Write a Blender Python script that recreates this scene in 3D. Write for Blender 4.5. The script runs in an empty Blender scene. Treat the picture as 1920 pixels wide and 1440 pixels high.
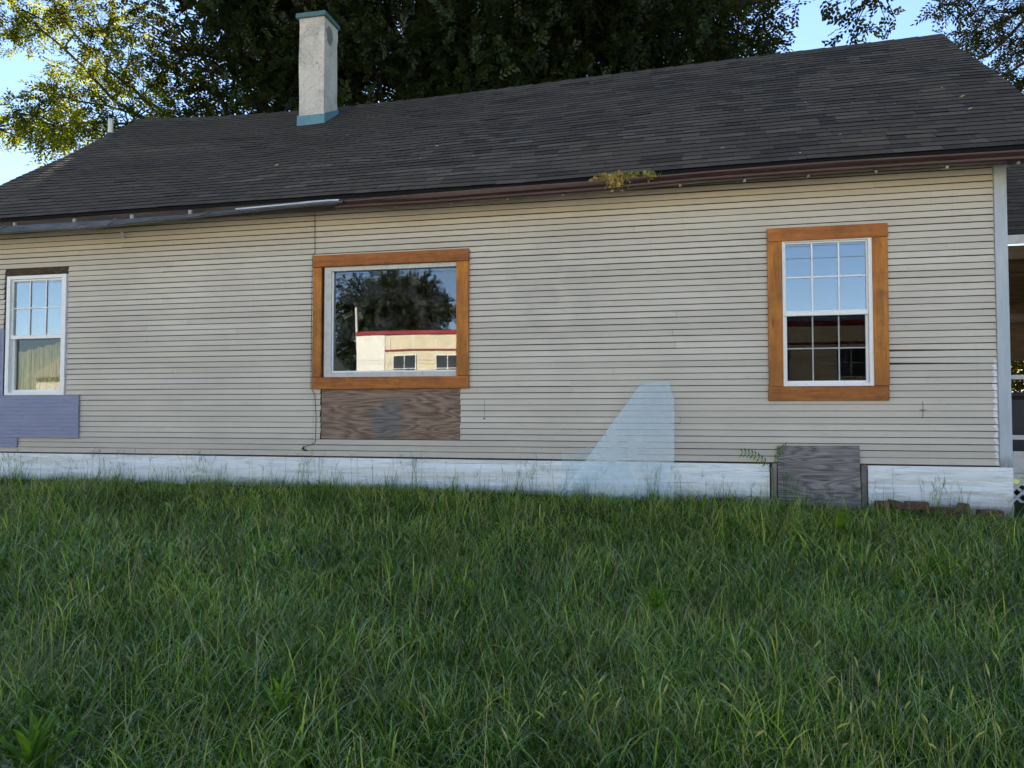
import bpy, bmesh, math, random
import numpy as np
from mathutils import Vector, Matrix

random.seed(7)
RNG = np.random.default_rng(11)
SC = bpy.context.scene
COL = SC.collection

# ------------------------------------------------------------------ camera
F_PX, YAW, PITCH, ROLL = 1457.4, -0.225224, 0.0373616, 0.000673
CAM = np.array([-2.7857, -8.0539, 0.4874])
FWD = np.array([math.sin(YAW)*math.cos(PITCH), math.cos(YAW)*math.cos(PITCH), math.sin(PITCH)])
_r = np.array([math.cos(YAW), -math.sin(YAW), 0.0]); _u = np.cross(_r, FWD)
RGT = math.cos(ROLL)*_r + math.sin(ROLL)*_u
UPV = -math.sin(ROLL)*_r + math.cos(ROLL)*_u
cd = bpy.data.cameras.new('camera'); cam = bpy.data.objects.new('camera', cd); COL.objects.link(cam)
cd.sensor_fit = 'HORIZONTAL'; cd.sensor_width = 36.0; cd.lens = F_PX/1920*36
cd.clip_start = 0.05; cd.clip_end = 2000
cam.matrix_world = Matrix(((RGT[0], UPV[0], -FWD[0], CAM[0]), (RGT[1], UPV[1], -FWD[1], CAM[1]),
                           (RGT[2], UPV[2], -FWD[2], CAM[2]), (0, 0, 0, 1)))
SC.camera = cam

def at(px, py, Y):
    """world point at depth Y seen at photo pixel (px, py)"""
    d = FWD + RGT*(px-960)/F_PX - UPV*(py-720)/F_PX
    return CAM + d*((Y-CAM[1])/d[1])

def proj(P):
    v = np.asarray(P, float)-CAM; z = v@FWD
    return 960+F_PX*(v@RGT)/z, 720-F_PX*(v@UPV)/z, z

# ------------------------------------------------------------------ light
SUN_AZ = math.radians(-19)      # from +Y, negative = towards -X
SUN_EL = math.radians(36)
world = bpy.data.worlds.new('World'); SC.world = world; world.use_nodes = True
wn = world.node_tree.nodes; wl = world.node_tree.links
for n in list(wn): wn.remove(n)
sky = wn.new('ShaderNodeTexSky'); sky.sky_type = 'NISHITA'; sky.sun_disc = False
sky.sun_elevation = SUN_EL; sky.sun_rotation = SUN_AZ
sky.air_density = 1.0; sky.dust_density = 0.12; sky.ozone_density = 2.6; sky.altitude = 900
bg = wn.new('ShaderNodeBackground'); bg.inputs['Strength'].default_value = 0.05
wo = wn.new('ShaderNodeOutputWorld')
wl.new(sky.outputs[0], bg.inputs['Color']); wl.new(bg.outputs[0], wo.inputs['Surface'])
sd = bpy.data.lights.new('sun', 'SUN'); sd.energy = 5.0; sd.angle = math.radians(0.5); sd.color = (1.0, 0.90, 0.74)
sun = bpy.data.objects.new('sun', sd); COL.objects.link(sun)
sdir = Vector((math.sin(SUN_AZ)*math.cos(SUN_EL), math.cos(SUN_AZ)*math.cos(SUN_EL), math.sin(SUN_EL)))
sun.rotation_euler = sdir.to_track_quat('Z', 'Y').to_euler(); sun.location = (-20, 30, 30)
SC.view_settings.view_transform = 'Standard'; SC.view_settings.look = 'None'
SC.view_settings.gamma = 1.0; SC.view_settings.use_curve_mapping = False
SC.view_settings.exposure = 2.48
SC.render.engine = 'CYCLES'
SC.cycles.max_bounces = 7; SC.cycles.diffuse_bounces = 3; SC.cycles.glossy_bounces = 4
SC.cycles.transmission_bounces = 6; SC.cycles.transparent_max_bounces = 12
SC.cycles.use_denoising = True; SC.cycles.use_adaptive_sampling = True; SC.cycles.adaptive_threshold = 0.02
SC.cycles.caustics_reflective = False; SC.cycles.caustics_refractive = False

# ------------------------------------------------------------------ material helpers
def new_mat(name):
    m = bpy.data.materials.new(name); m.use_nodes = True
    nt = m.node_tree
    for n in list(nt.nodes): nt.nodes.remove(n)
    out = nt.nodes.new('ShaderNodeOutputMaterial')
    return m, nt, out

class NT:
    """small wrapper to write node trees as expressions"""
    def __init__(s, name):
        s.m, s.nt, s.out = new_mat(name)
    def n(s, typ, **kw):
        nd = s.nt.nodes.new(typ)
        for k, v in kw.items(): setattr(nd, k, v)
        return nd
    def put(s, sock, v):
        if v is None: return
        if isinstance(v, bpy.types.NodeSocket): s.nt.links.new(v, sock)
        elif isinstance(v, (tuple, list)) and sock.type == 'RGBA' and len(v) == 3: sock.default_value = (*v, 1)
        else: sock.default_value = v
    def pos(s):
        return s.n('ShaderNodeNewGeometry').outputs['Position']
    def vmul(s, v, sc, add=(0, 0, 0)):
        nd = s.n('ShaderNodeMapping'); s.put(nd.inputs['Vector'], v)
        nd.inputs['Scale'].default_value = sc; nd.inputs['Location'].default_value = add
        return nd.outputs[0]
    def noise(s, v, scale=5, detail=4, rough=0.55, dist=0.0, color=False):
        nd = s.n('ShaderNodeTexNoise'); s.put(nd.inputs['Vector'], v)
        nd.inputs['Scale'].default_value = scale; nd.inputs['Detail'].default_value = detail
        nd.inputs['Roughness'].default_value = rough; nd.inputs['Distortion'].default_value = dist
        return nd.outputs['Color' if color else 'Fac']
    def voro(s, v, scale=5, feature='F1', out='Distance'):
        nd = s.n('ShaderNodeTexVoronoi', feature=feature); s.put(nd.inputs['Vector'], v)
        nd.inputs['Scale'].default_value = scale
        return nd.outputs[out]
    def ramp(s, fac, stops, interp='LINEAR'):
        nd = s.n('ShaderNodeValToRGB'); s.put(nd.inputs['Fac'], fac); cr = nd.color_ramp; cr.interpolation = interp
        while len(cr.elements) < len(stops): cr.elements.new(0.5)
        for e, (p, c) in zip(cr.elements, stops):
            e.position = p; e.color = (*c, 1) if isinstance(c, (tuple, list)) else (c, c, c, 1)
        return nd.outputs['Color']
    def mix(s, fac, a, b, mode='MIX'):
        nd = s.n('ShaderNodeMix', data_type='RGBA', blend_type=mode)
        s.put(nd.inputs[0], fac); s.put(nd.inputs[6], a); s.put(nd.inputs[7], b)
        return nd.outputs[2]
    def math(s, op, a, b=None, c=None, clamp=False):
        nd = s.n('ShaderNodeMath', operation=op, use_clamp=clamp)
        s.put(nd.inputs[0], a); s.put(nd.inputs[1], b)
        if c is not None: s.put(nd.inputs[2], c)
        return nd.outputs[0]
    def sep(s, v):
        nd = s.n('ShaderNodeSeparateXYZ'); s.put(nd.inputs[0], v); return nd.outputs
    def attr(s, name, out='Fac'):
        nd = s.n('ShaderNodeAttribute', attribute_name=name); return nd.outputs[out]
    def rnd(s):
        return s.n('ShaderNodeObjectInfo').outputs['Random']
    def bump(s, h, strength=0.3, dist=0.01):
        nd = s.n('ShaderNodeBump'); s.put(nd.inputs['Height'], h)
        nd.inputs['Strength'].default_value = strength; nd.inputs['Distance'].default_value = dist
        return nd.outputs[0]
    def bsdf(s, color, rough=0.7, normal=None, metal=0.0, spec=0.3, **kw):
        nd = s.n('ShaderNodeBsdfPrincipled')
        s.put(nd.inputs['Base Color'], color); s.put(nd.inputs['Roughness'], rough); s.put(nd.inputs['Normal'], normal)
        s.put(nd.inputs['Metallic'], metal); s.put(nd.inputs['Specular IOR Level'], spec)
        for k, v in kw.items(): s.put(nd.inputs[k.replace('_', ' ')], v)
        return nd.outputs[0]
    def done(s, shader):
        s.nt.links.new(shader, s.out.inputs['Surface']); return s.m

MAT = {}

# siding paint
t = NT('siding_paint'); P = t.pos()
g = t.noise(t.vmul(P, (3, 3, 90)), 1.5, 5, 0.6)
blot = t.noise(t.vmul(P, (0.9, 1, 1.3)), 1.0, 5, 0.6)
c = t.ramp(t.math('ADD', t.math('MULTIPLY', t.rnd(), 0.55), t.math('MULTIPLY', g, 0.45)),
           [(0.1, (0.530, 0.482, 0.405)), (0.9, (0.655, 0.602, 0.513))])
c = t.mix(t.math('MULTIPLY', t.ramp(blot, [(0.42, 0.0), (0.68, 1.0)]), 0.42), c, (0.44, 0.395, 0.34))
grime = t.noise(t.vmul(P, (7, 7, 26)), 1.0, 6, 0.7)
c = t.mix(t.ramp(grime, [(0.60, 0.0), (0.74, 0.5)]), c, (0.34, 0.30, 0.26))
pk = t.voro(t.vmul(P, (4, 4, 9)), 1.0)
c = t.mix(t.ramp(pk, [(0.018, 0.7), (0.045, 0.0)]), c, (0.14, 0.12, 0.10))
# soot-like smudges right of the picture window, white brush slips beside the corner board
xyz = t.sep(P)
smx = t.ramp(t.math('ABSOLUTE', t.math('MULTIPLY', t.math('ADD', xyz[0], 4.25), 1.0)), [(0.2, 1.0), (0.9, 0.0)])
smz = t.ramp(t.math('ABSOLUTE', t.math('ADD', xyz[2], -1.75)), [(0.15, 1.0), (0.75, 0.0)])
sm = t.math('MULTIPLY', t.math('MULTIPLY', smx, smz), t.ramp(t.noise(t.vmul(P, (1.6, 1, 2.2)), 2.2, 4, 0.6), [(0.42, 0.0), (0.68, 0.55)]))
c = t.mix(t.math('MULTIPLY', sm, 0.85), c, (0.34, 0.315, 0.30))
wb = t.math('ADD', xyz[0], t.math('MULTIPLY', t.noise(t.vmul(P, (10, 1, 30)), 1.0, 4), 0.12))
wbm = t.math('MULTIPLY', t.ramp(wb, [(0.0, 0.0), (0.03, 0.0), (0.035, 1.0)], 'LINEAR'), t.ramp(xyz[2], [(0.0, 1.0), (0.95, 1.0), (1.0, 0.0)]))
c = t.mix(wbm, c, (0.80, 0.81, 0.80))
nz_ = t.noise(t.vmul(P, (2.5, 1, 4)), 1.2, 5, 0.65)
spl = t.math('MULTIPLY', t.ramp(t.math('ADD', xyz[2], t.math('MULTIPLY', nz_, 0.35)), [(0.12, 0.9), (0.55, 0.0)]), t.ramp(nz_, [(0.35, 0.2), (0.65, 0.8)]))
c = t.mix(t.math('MULTIPLY', spl, 0.5), c, (0.33, 0.31, 0.28))
run = t.noise(t.vmul(P, (16, 1, 0.7)), 1.0, 4, 0.65)
c = t.mix(t.ramp(run, [(0.62, 0.0), (0.8, 0.35)]), c, (0.36, 0.33, 0.29))
MAT['siding'] = t.done(t.bsdf(c, 0.72, t.bump(g, 0.25, 0.004), spec=0.25))

# dark raw wood behind the boards
t = NT('raw_sheathing'); P = t.pos()
c = t.ramp(t.noise(t.vmul(P, (4, 4, 20)), 2, 5), [(0.3, (0.045, 0.033, 0.024)), (0.7, (0.105, 0.078, 0.058))])
MAT['sheath'] = t.done(t.bsdf(c, 0.9, spec=0.1))

t = NT('interior_plaster'); MAT['interior'] = t.done(t.bsdf((0.20, 0.17, 0.15), 0.9))

def wood(name, along, lo, hi, knot, dark=0.6):
    t = NT(name); P = t.pos(); off = t.math('MULTIPLY', t.rnd(), 37.0)
    cv = t.n('ShaderNodeCombineXYZ'); 
    for i in range(3): t.put(cv.inputs[i], off)
    va = t.n('ShaderNodeVectorMath', operation='ADD'); t.put(va.inputs[0], P); t.put(va.inputs[1], cv.outputs[0]); V = va.outputs[0]
    sc = (3.0, 30, 42) if along == 'x' else (42, 30, 3.0)
    gr = t.noise(t.vmul(V, sc), 1.0, 6, 0.62, 0.9)
    big = t.noise(t.vmul(V, (1.2, 4, 6) if along == 'x' else (6, 4, 1.2)), 1.0, 3, 0.5)
    c = t.ramp(gr, [(0.28, lo), (0.72, hi)])
    c = t.mix(t.math('MULTIPLY', t.ramp(big, [(0.40, 0.0), (0.75, 1.0)]), dark), c, tuple(0.45*a for a in lo))
    mot = t.noise(V, 7.0, 6, 0.7)
    c = t.mix(t.ramp(mot, [(0.48, 0.0), (0.70, 0.5)]), c, tuple(0.42*a for a in lo))
    c = t.mix(t.ramp(t.noise(V, 3.1, 4, 0.6), [(0.55, 0.0), (0.75, 0.5)]), c, tuple(min(1, 1.25*a) for a in hi))
    kn = t.voro(t.vmul(V, (1.7, 2, 7) if along == 'x' else (7, 2, 1.7)), 1.0)
    c = t.mix(t.ramp(kn, [(0.03, 0.9), (0.13, 0.0)]), c, knot)
    dots = t.voro(t.vmul(V, (9, 9, 9)), 1.0)
    c = t.mix(t.ramp(dots, [(0.035, 0.9), (0.06, 0.0)]), c, (0.02, 0.012, 0.008))
    return t.done(t.bsdf(c, 0.5, t.bump(gr, 0.35, 0.004), spec=0.35))
MAT['trim_x'] = wood('stained_trim_horizontal', 'x', (0.24, 0.066, 0.007), (0.50, 0.165, 0.018), (0.07, 0.022, 0.008))
MAT['trim_z'] = wood('stained_trim_vertical', 'z', (0.28, 0.086, 0.007), (0.60, 0.225, 0.020), (0.09, 0.03, 0.008))

def plywood(name, lo, hi, patch=None):
    t = NT(name); P = t.pos()
    w1 = t.noise(t.vmul(P, (0.42, 1, 3.0), (3.1, 0, 1.7)), 1.4, 3, 0.5, 0.3)
    rings = t.math('PINGPONG', t.math('MULTIPLY', w1, 17.0), 0.5)
    fine = t.noise(t.vmul(P, (2.2, 6, 150)), 1.0, 6, 0.75)
    f = t.math('ADD', t.math('MULTIPLY', rings, 0.40), t.math('MULTIPLY', fine, 1.1))
    f = t.math('SUBTRACT', f, 0.16)
    c = t.ramp(f, [(0.30, lo), (0.68, hi)])
    var = t.noise(t.vmul(P, (1.5, 1, 2.5)), 1.4, 4, 0.6)
    c = t.mix(t.ramp(var, [(0.4, 0.0), (0.7, 0.5)]), c, tuple(a*0.45 for a in hi))
    if patch:
        x, y, z = t.sep(P)
        dx = t.math('MULTIPLY', t.math('ADD', x, -patch[0]), 1/patch[2]); dz = t.math('MULTIPLY', t.math('ADD', z, -patch[1]), 1/patch[3])
        d = t.math('ADD', t.math('MULTIPLY', dx, dx), t.math('MULTIPLY', dz, dz))
        d = t.math('ADD', d, t.math('MULTIPLY', t.math('SUBTRACT', t.noise(P, 4, 5, 0.65), 0.5), 2.6))
        gcol = t.ramp(f, [(0.25, (0.07, 0.068, 0.068)), (0.75, (0.24, 0.235, 0.235))])
        c = t.mix(t.ramp(d, [(0.3, 0.85), (1.5, 0.0)]), c, gcol)
    return t.done(t.bsdf(c, 0.85, t.bump(f, 0.5, 0.006), spec=0.15))
MAT['ply_brown'] = plywood('weathered_plywood', (0.070, 0.042, 0.030), (0.40, 0.285, 0.215), (-6.05, 0.42, 0.24, 0.26))
MAT['ply_grey'] = plywood('silvered_plywood', (0.050, 0.046, 0.047), (0.36, 0.33, 0.32))

t = NT('foundation_whitewash'); P = t.pos()
f1 = t.noise(t.vmul(P, (2.5, 2, 26)), 1.0, 5, 0.6, 0.6)
c = t.ramp(f1, [(0.25, (0.56, 0.60, 0.61)), (0.45, (0.80, 0.84, 0.85)), (0.8, (0.90, 0.92, 0.92))])
wn_ = t.noise(t.vmul(P, (5, 4, 9)), 1.0, 6, 0.7)
c = t.mix(t.ramp(wn_, [(0.60, 0.0), (0.72, 0.6)]), c, (0.30, 0.29, 0.27))
ln = t.noise(t.vmul(P, (1.3, 2, 55)), 1.0, 4, 0.6, 0.4)
c = t.mix(t.ramp(ln, [(0.26, 0.85), (0.36, 0.0)]), c, (0.26, 0.27, 0.27))
mz = t.math('ADD', t.math('ADD', t.sep(P)[2], 0.5), t.math('MULTIPLY', wn_, 0.25))
c = t.mix(t.ramp(mz, [(0.20, 0.75), (0.38, 0.0)]), c, (0.27, 0.24, 0.19))
MAT['foundation'] = t.done(t.bsdf(c, 0.75, t.bump(f1, 0.9, 0.02), spec=0.25))

t = NT('white_vinyl'); P = t.pos()
d = t.noise(t.vmul(P, (6, 6, 9)), 1.5, 6, 0.7)
c = t.mix(t.ramp(d, [(0.55, 0.0), (0.8, 0.5)]), (0.80, 0.81, 0.81), (0.45, 0.44, 0.42))
MAT['vinyl'] = t.done(t.bsdf(c, 0.38, spec=0.45))
t = NT('grey_white_paint'); P = t.pos()
d = t.noise(t.vmul(P, (8, 8, 8)), 1.5, 6, 0.7)
c = t.mix(t.ramp(d, [(0.45, 0.0), (0.75, 0.6)]), (0.56, 0.56, 0.53), (0.30, 0.29, 0.27))
MAT['old_white'] = t.done(t.bsdf(c, 0.6))
t = NT('screened_muntin'); MAT['muntin_grey'] = t.done(t.bsdf((0.42, 0.43, 0.44), 0.5))

t = NT('corner_board_paint'); P = t.pos()
d = t.noise(t.vmul(P, (18, 18, 3)), 1.0, 5, 0.65)
c = t.ramp(d, [(0.3, (0.37, 0.415, 0.455)), (0.7, (0.47, 0.52, 0.56))])
x, y, z = t.sep(P)
pe = t.math('ADD', z, t.math('MULTIPLY', t.noise(t.vmul(P, (40, 20, 8)), 1.0, 4), -0.28))
c = t.mix(t.ramp(t.math('ADD', pe, 0.5), [(0.30, 0.85), (0.46, 0.0)]), c, (0.16, 0.13, 0.105))
MAT['corner'] = t.done(t.bsdf(c, 0.6, t.bump(d, 0.2, 0.003)))

def glass(name, fac, tint=(0.75, 0.78, 0.78), wav=0.00035, dust=0.04):
    t = NT(name); P = t.pos()
    h = t.noise(t.vmul(P, (1, 1, 0.7)), 1.8, 1, 0.3)
    nb = t.n('ShaderNodeBump'); t.put(nb.inputs['Height'], h); nb.inputs['Strength'].default_value = 1.0; nb.inputs['Distance'].default_value = wav
    gl = t.n('ShaderNodeBsdfGlossy'); gl.inputs['Roughness'].default_value = 0.0; t.put(gl.inputs['Normal'], nb.outputs[0])
    gl.inputs['Color'].default_value = (0.95, 0.97, 1.0, 1)
    tr = t.n('ShaderNodeBsdfTransparent'); tr.inputs['Color'].default_value = (*tint, 1)
    mx = t.n('ShaderNodeMixShader'); mx.inputs[0].default_value = fac
    t.nt.links.new(tr.outputs[0], mx.inputs[1]); t.nt.links.new(gl.outputs[0], mx.inputs[2])
    df = t.n('ShaderNodeBsdfDiffuse'); df.inputs['Color'].default_value = (0.55, 0.55, 0.52, 1)
    m2 = t.n('ShaderNodeMixShader')
    t.put(m2.inputs[0], t.ramp(t.noise(t.vmul(P, (4, 4, 2.5)), 1.5, 6, 0.7), [(0.45, 0.0), (0.8, dust)]))
    t.nt.links.new(mx.outputs[0], m2.inputs[1]); t.nt.links.new(df.outputs[0], m2.inputs[2])
    return t.done(m2.outputs[0])
MAT['glass'] = glass('window_glass', 0.19)
MAT['glass_pale'] = glass('pale_window_glass', 0.33)
MAT['glass_pic'] = glass('picture_window_glass', 0.125, wav=0.0007, dust=0.10)
MAT['glass_screen'] = glass('screened_window_glass', 0.006, tint=(0.30, 0.30, 0.30), dust=0.02)
MAT['glass_clear'] = glass('clear_window_glass', 0.06, tint=(0.86, 0.88, 0.86), dust=0.05)

t = NT('purple_patch_paint'); P = t.pos()
d = t.noise(t.vmul(P, (3, 3, 40)), 1.0, 5, 0.6)
c = t.ramp(d, [(0.3, (0.205, 0.225, 0.345)), (0.7, (0.275, 0.295, 0.42))])
dd = t.voro(t.vmul(P, (9, 9, 9)), 1.0)
c = t.mix(t.ramp(dd, [(0.03, 0.9), (0.055, 0.0)]), c, (0.05, 0.045, 0.06))
MAT['purple'] = t.done(t.bsdf(c, 0.6, t.bump(d, 0.2, 0.003)))

t = NT('shingle_granules'); P = t.pos()
sp = t.noise(t.vmul(P, (1, 1, 1)), 260, 2, 0.6)
bl = t.noise(t.vmul(P, (0.55, 0.7, 0.7)), 1.0, 4, 0.6)
tn = t.attr('tone')
c = t.ramp(tn, [(0.0, (0.050, 0.039, 0.029)), (0.5, (0.112, 0.086, 0.061)), (0.85, (0.160, 0.124, 0.088)), (1.0, (0.22, 0.175, 0.13))])
c = t.mix(t.math('MULTIPLY', t.ramp(bl, [(0.42, 0.0), (0.7, 1.0)]), 0.35), c, (0.150, 0.108, 0.068))
c = t.mix(0.5, c, t.ramp(sp, [(0.35, 0.25), (0.65, 1.0)]), 'MULTIPLY')
MAT['shingle'] = t.done(t.bsdf(c, 0.85, t.bump(sp, 0.4, 0.003), spec=0.15))
t = NT('shingle_cut_edge'); MAT['shingle_edge'] = t.done(t.bsdf((0.010, 0.010, 0.010), 0.95, spec=0.1))  # black asphalt edge, also painted for the shadow line under each course

t = NT('brown_gutter_paint'); P = t.pos()
d = t.noise(t.vmul(P, (1.5, 8, 8)), 1.5, 5, 0.65)
c = t.ramp(d, [(0.3, (0.030, 0.014, 0.014)), (0.75, (0.060, 0.031, 0.029))])
MAT['gutter'] = t.done(t.bsdf(c, 0.42, spec=0.4))
t = NT('galvanised_steel'); P = t.pos()
d = t.noise(t.vmul(P, (3, 14, 14)), 1.6, 6, 0.7)
c = t.ramp(d, [(0.3, (0.06, 0.06, 0.055)), (0.6, (0.13, 0.13, 0.122)), (0.8, (0.24, 0.24, 0.23))])
rs = t.noise(t.vmul(P, (2.2, 6, 9)), 1.3, 5, 0.7)
c = t.mix(t.ramp(rs, [(0.60, 0.0), (0.72, 0.85)]), c, (0.075, 0.045, 0.028))
MAT['galv'] = t.done(t.bsdf(c, 0.5, metal=0.35, spec=0.4))
t = NT('fascia_brown'); P = t.pos()
c = t.ramp(t.noise(t.vmul(P, (2, 10, 18)), 1.4, 5), [(0.3, (0.030, 0.021, 0.016)), (0.7, (0.070, 0.052, 0.042))])
MAT['fascia'] = t.done(t.bsdf(c, 0.85))
t = NT('rafter_paint'); P = t.pos()
c = t.ramp(t.noise(P, 14, 5), [(0.35, (0.25, 0.215, 0.17)), (0.65, (0.46, 0.43, 0.37))])
MAT['rafter'] = t.done(t.bsdf(c, 0.8))

t = NT('chimney_stucco'); P = t.pos()
n1 = t.noise(P, 28, 6, 0.7); n2 = t.noise(t.vmul(P, (1, 1, 0.7)), 2.6, 5, 0.65)
wv = t.n('ShaderNodeVectorMath', operation='ADD'); t.put(wv.inputs[0], P)
sc_ = t.n('ShaderNodeVectorMath', operation='SCALE'); t.put(sc_.inputs[0], t.noise(P, 6, 4, 0.6, color=True)); sc_.inputs['Scale'].default_value = 0.42
t.put(wv.inputs[1], sc_.outputs[0])
cr = t.voro(wv.outputs[0], 4.2, 'DISTANCE_TO_EDGE')
crk = t.ramp(cr, [(0.002, 1.0), (0.012, 0.0)])
c = t.ramp(n1, [(0.25, (0.40, 0.365, 0.315)), (0.7, (0.64, 0.60, 0.535))])
c = t.mix(t.ramp(n2, [(0.48, 0.0), (0.72, 0.5)]), c, (0.21, 0.195, 0.165))
c = t.mix(t.math('MULTIPLY', crk, t.ramp(t.noise(P, 3.3, 3), [(0.42, 0.0), (0.62, 0.8)])), c, (0.085, 0.075, 0.065))
hh = t.math('SUBTRACT', n1, t.math('MULTIPLY', crk, 1.0))
MAT['stucco'] = t.done(t.bsdf(c, 0.92, t.bump(hh, 0.7, 0.012), spec=0.15))
t = NT('bare_mortar'); P = t.pos()
MAT['mortar'] = t.done(t.bsdf(t.ramp(t.noise(P, 30, 5), [(0.3, (0.14, 0.13, 0.125)), (0.7, (0.22, 0.205, 0.195))]), 0.95))
t = NT('blue_flashing_paint'); P = t.pos()
d = t.noise(t.vmul(P, (9, 9, 14)), 1.3, 5, 0.7)
c = t.ramp(d, [(0.3, (0.085, 0.19, 0.235)), (0.7, (0.125, 0.255, 0.305))])
MAT['blue'] = t.done(t.bsdf(c, 0.55, t.bump(d, 0.3, 0.004)))
t = NT('dark_teal_paint'); P = t.pos()
MAT['teal'] = t.done(t.bsdf(t.ramp(t.noise(P, 14, 5, 0.7), [(0.3, (0.045, 0.10, 0.115)), (0.7, (0.085, 0.165, 0.18))]), 0.6))
t = NT('white_pvc'); MAT['pvc'] = t.done(t.bsdf((0.58, 0.58, 0.55), 0.45))
t = NT('lead_boot'); MAT['boot'] = t.done(t.bsdf((0.05, 0.05, 0.05), 0.6))
t = NT('black_cable'); MAT['cable'] = t.done(t.bsdf((0.035, 0.033, 0.03), 0.6))
t = NT('porcelain'); MAT['porcelain'] = t.done(t.bsdf((0.6, 0.6, 0.56), 0.3))

t = NT('milky_plastic_sheet'); P = t.pos()
d = t.noise(t.vmul(P, (1.5, 1, 1.5)), 1.6, 4, 0.6)
def sheet_mat(name, lo, hi):
    t = NT(name); P = t.pos()
    d = t.noise(t.vmul(P, (1.7, 1, 1.2)), 1.6, 4, 0.6, 0.6)
    tr = t.n('ShaderNodeBsdfTransparent'); tr.inputs['Color'].default_value = (0.93, 0.975, 1.0, 1)
    df = t.n('ShaderNodeBsdfDiffuse'); df.inputs['Color'].default_value = (0.86, 0.95, 1.0, 1)
    gl = t.n('ShaderNodeBsdfGlossy'); gl.inputs['Roughness'].default_value = 0.3
    m1 = t.n('ShaderNodeMixShader'); t.put(m1.inputs[0], t.ramp(d, [(0.3, lo), (0.7, hi)]))
    t.nt.links.new(tr.outputs[0], m1.inputs[1]); t.nt.links.new(df.outputs[0], m1.inputs[2])
    m2 = t.n('ShaderNodeMixShader'); m2.inputs[0].default_value = 0.02
    t.nt.links.new(m1.outputs[0], m2.inputs[1]); t.nt.links.new(gl.outputs[0], m2.inputs[2])
    return t.done(m2.outputs[0])
bpy.data.materials.remove(t.m)
MAT['sheet'] = sheet_mat('milky_plastic_sheet', 0.13, 0.27)
MAT['sheet_thin'] = sheet_mat('clear_plastic_sheet', 0.02, 0.06)

t = NT('red_brick'); P = t.pos()
c = t.ramp(t.noise(P, 22, 5), [(0.3, (0.075, 0.045, 0.035)), (0.7, (0.17, 0.095, 0.065))])
MAT['brick'] = t.done(t.bsdf(c, 0.92, t.bump(t.noise(P, 60, 4), 0.4, 0.004)))

t = NT('curtain_cloth'); P = t.pos()
c = t.ramp(t.noise(t.vmul(P, (55, 1, 1.5)), 1.0, 3), [(0.35, (0.30, 0.17, 0.03)), (0.5, (0.72, 0.52, 0.12)), (0.7, (0.90, 0.77, 0.33))])  # light and shade of the folds painted as stripes in the cloth colour
MAT['curtain'] = t.done(t.bsdf(c, 0.9))

t = NT('soil_and_thatch'); P = t.pos()
c = t.ramp(t.noise(P, 6, 6, 0.7), [(0.3, (0.018, 0.026, 0.009)), (0.7, (0.050, 0.062, 0.022))])
MAT['soil'] = t.done(t.bsdf(c, 1.0, spec=0.05))
t = NT('far_lawn'); P = t.pos()
c = t.ramp(t.noise(P, 1.3, 6, 0.7), [(0.3, (0.035, 0.055, 0.018)), (0.7, (0.075, 0.105, 0.035))])
MAT['lawn'] = t.done(t.bsdf(c, 1.0, spec=0.05))
t = NT('pale_concrete'); P = t.pos()
c = t.ramp(t.noise(P, 0.8, 7, 0.7), [(0.3, (0.44, 0.42, 0.38)), (0.7, (0.56, 0.54, 0.50))])  # kept pale to bounce sunlight onto the house wall
MAT['concrete'] = t.done(t.bsdf(c, 0.9))
t = NT('cream_block_paint'); P = t.pos()
c = t.ramp(t.noise(P, 1.2, 5), [(0.3, (0.50, 0.44, 0.31)), (0.7, (0.60, 0.54, 0.40))])
MAT['cream'] = t.done(t.bsdf(c, 0.85))
t = NT('red_stripe_paint'); MAT['red'] = t.done(t.bsdf((0.20, 0.012, 0.016), 0.6))
t = NT('shed_white_and_sun_patch'); MAT['whitewall'] = t.done(t.bsdf((0.66, 0.65, 0.60), 0.85))  # white of the shed, and painted sunlight on the building's end bay
t = NT('dark_glazing'); MAT['darkglass'] = t.done(t.bsdf((0.03, 0.035, 0.04), 0.1))
t = NT('grey_roofing'); MAT['grey_roof'] = t.done(t.bsdf((0.30, 0.31, 0.30), 0.7))
t = NT('porch_white_paint'); P = t.pos()
c = t.mix(t.ramp(t.noise(P, 9, 5), [(0.5, 0.0), (0.75, 0.5)]), (0.62, 0.62, 0.60), (0.32, 0.30, 0.27))
MAT['porch_white'] = t.done(t.bsdf(c, 0.7))
t = NT('porch_timber'); P = t.pos()
c = t.ramp(t.noise(t.vmul(P, (3, 20, 20)), 1.0, 5), [(0.3, (0.055, 0.036, 0.020)), (0.7, (0.13, 0.085, 0.05))])
MAT['timber'] = t.done(t.bsdf(c, 0.85))

def leaf_mat(name, lo, hi, trans, tfac=0.5):
    t = NT(name); tn = t.attr('tone')
    c = t.ramp(tn, [(0.0, lo), (1.0, hi)])
    tc = t.ramp(tn, [(0.0, tuple(0.12*a for a in trans)), (0.45, tuple(0.3*a for a in trans)), (1.0, trans)])
    dfn = t.n('ShaderNodeBsdfDiffuse'); t.put(dfn.inputs['Color'], c); gln = t.n('ShaderNodeBsdfGlossy'); gln.inputs['Roughness'].default_value = 0.4
    mg = t.n('ShaderNodeMixShader'); mg.inputs[0].default_value = 0.02
    t.nt.links.new(dfn.outputs[0], mg.inputs[1]); t.nt.links.new(gln.outputs[0], mg.inputs[2]); b = mg.outputs[0]
    tl = t.n('ShaderNodeBsdfTranslucent'); t.put(tl.inputs['Color'], tc)
    mx = t.n('ShaderNodeMixShader'); mx.inputs[0].default_value = tfac
    t.nt.links.new(b, mx.inputs[1]); t.nt.links.new(tl.outputs[0], mx.inputs[2])
    return t.done(mx.outputs[0])
MAT['leaf_dark'] = leaf_mat('oak_leaf', (0.008, 0.014, 0.005), (0.026, 0.040, 0.010), (0.10, 0.105, 0.006), 0.16)
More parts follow.
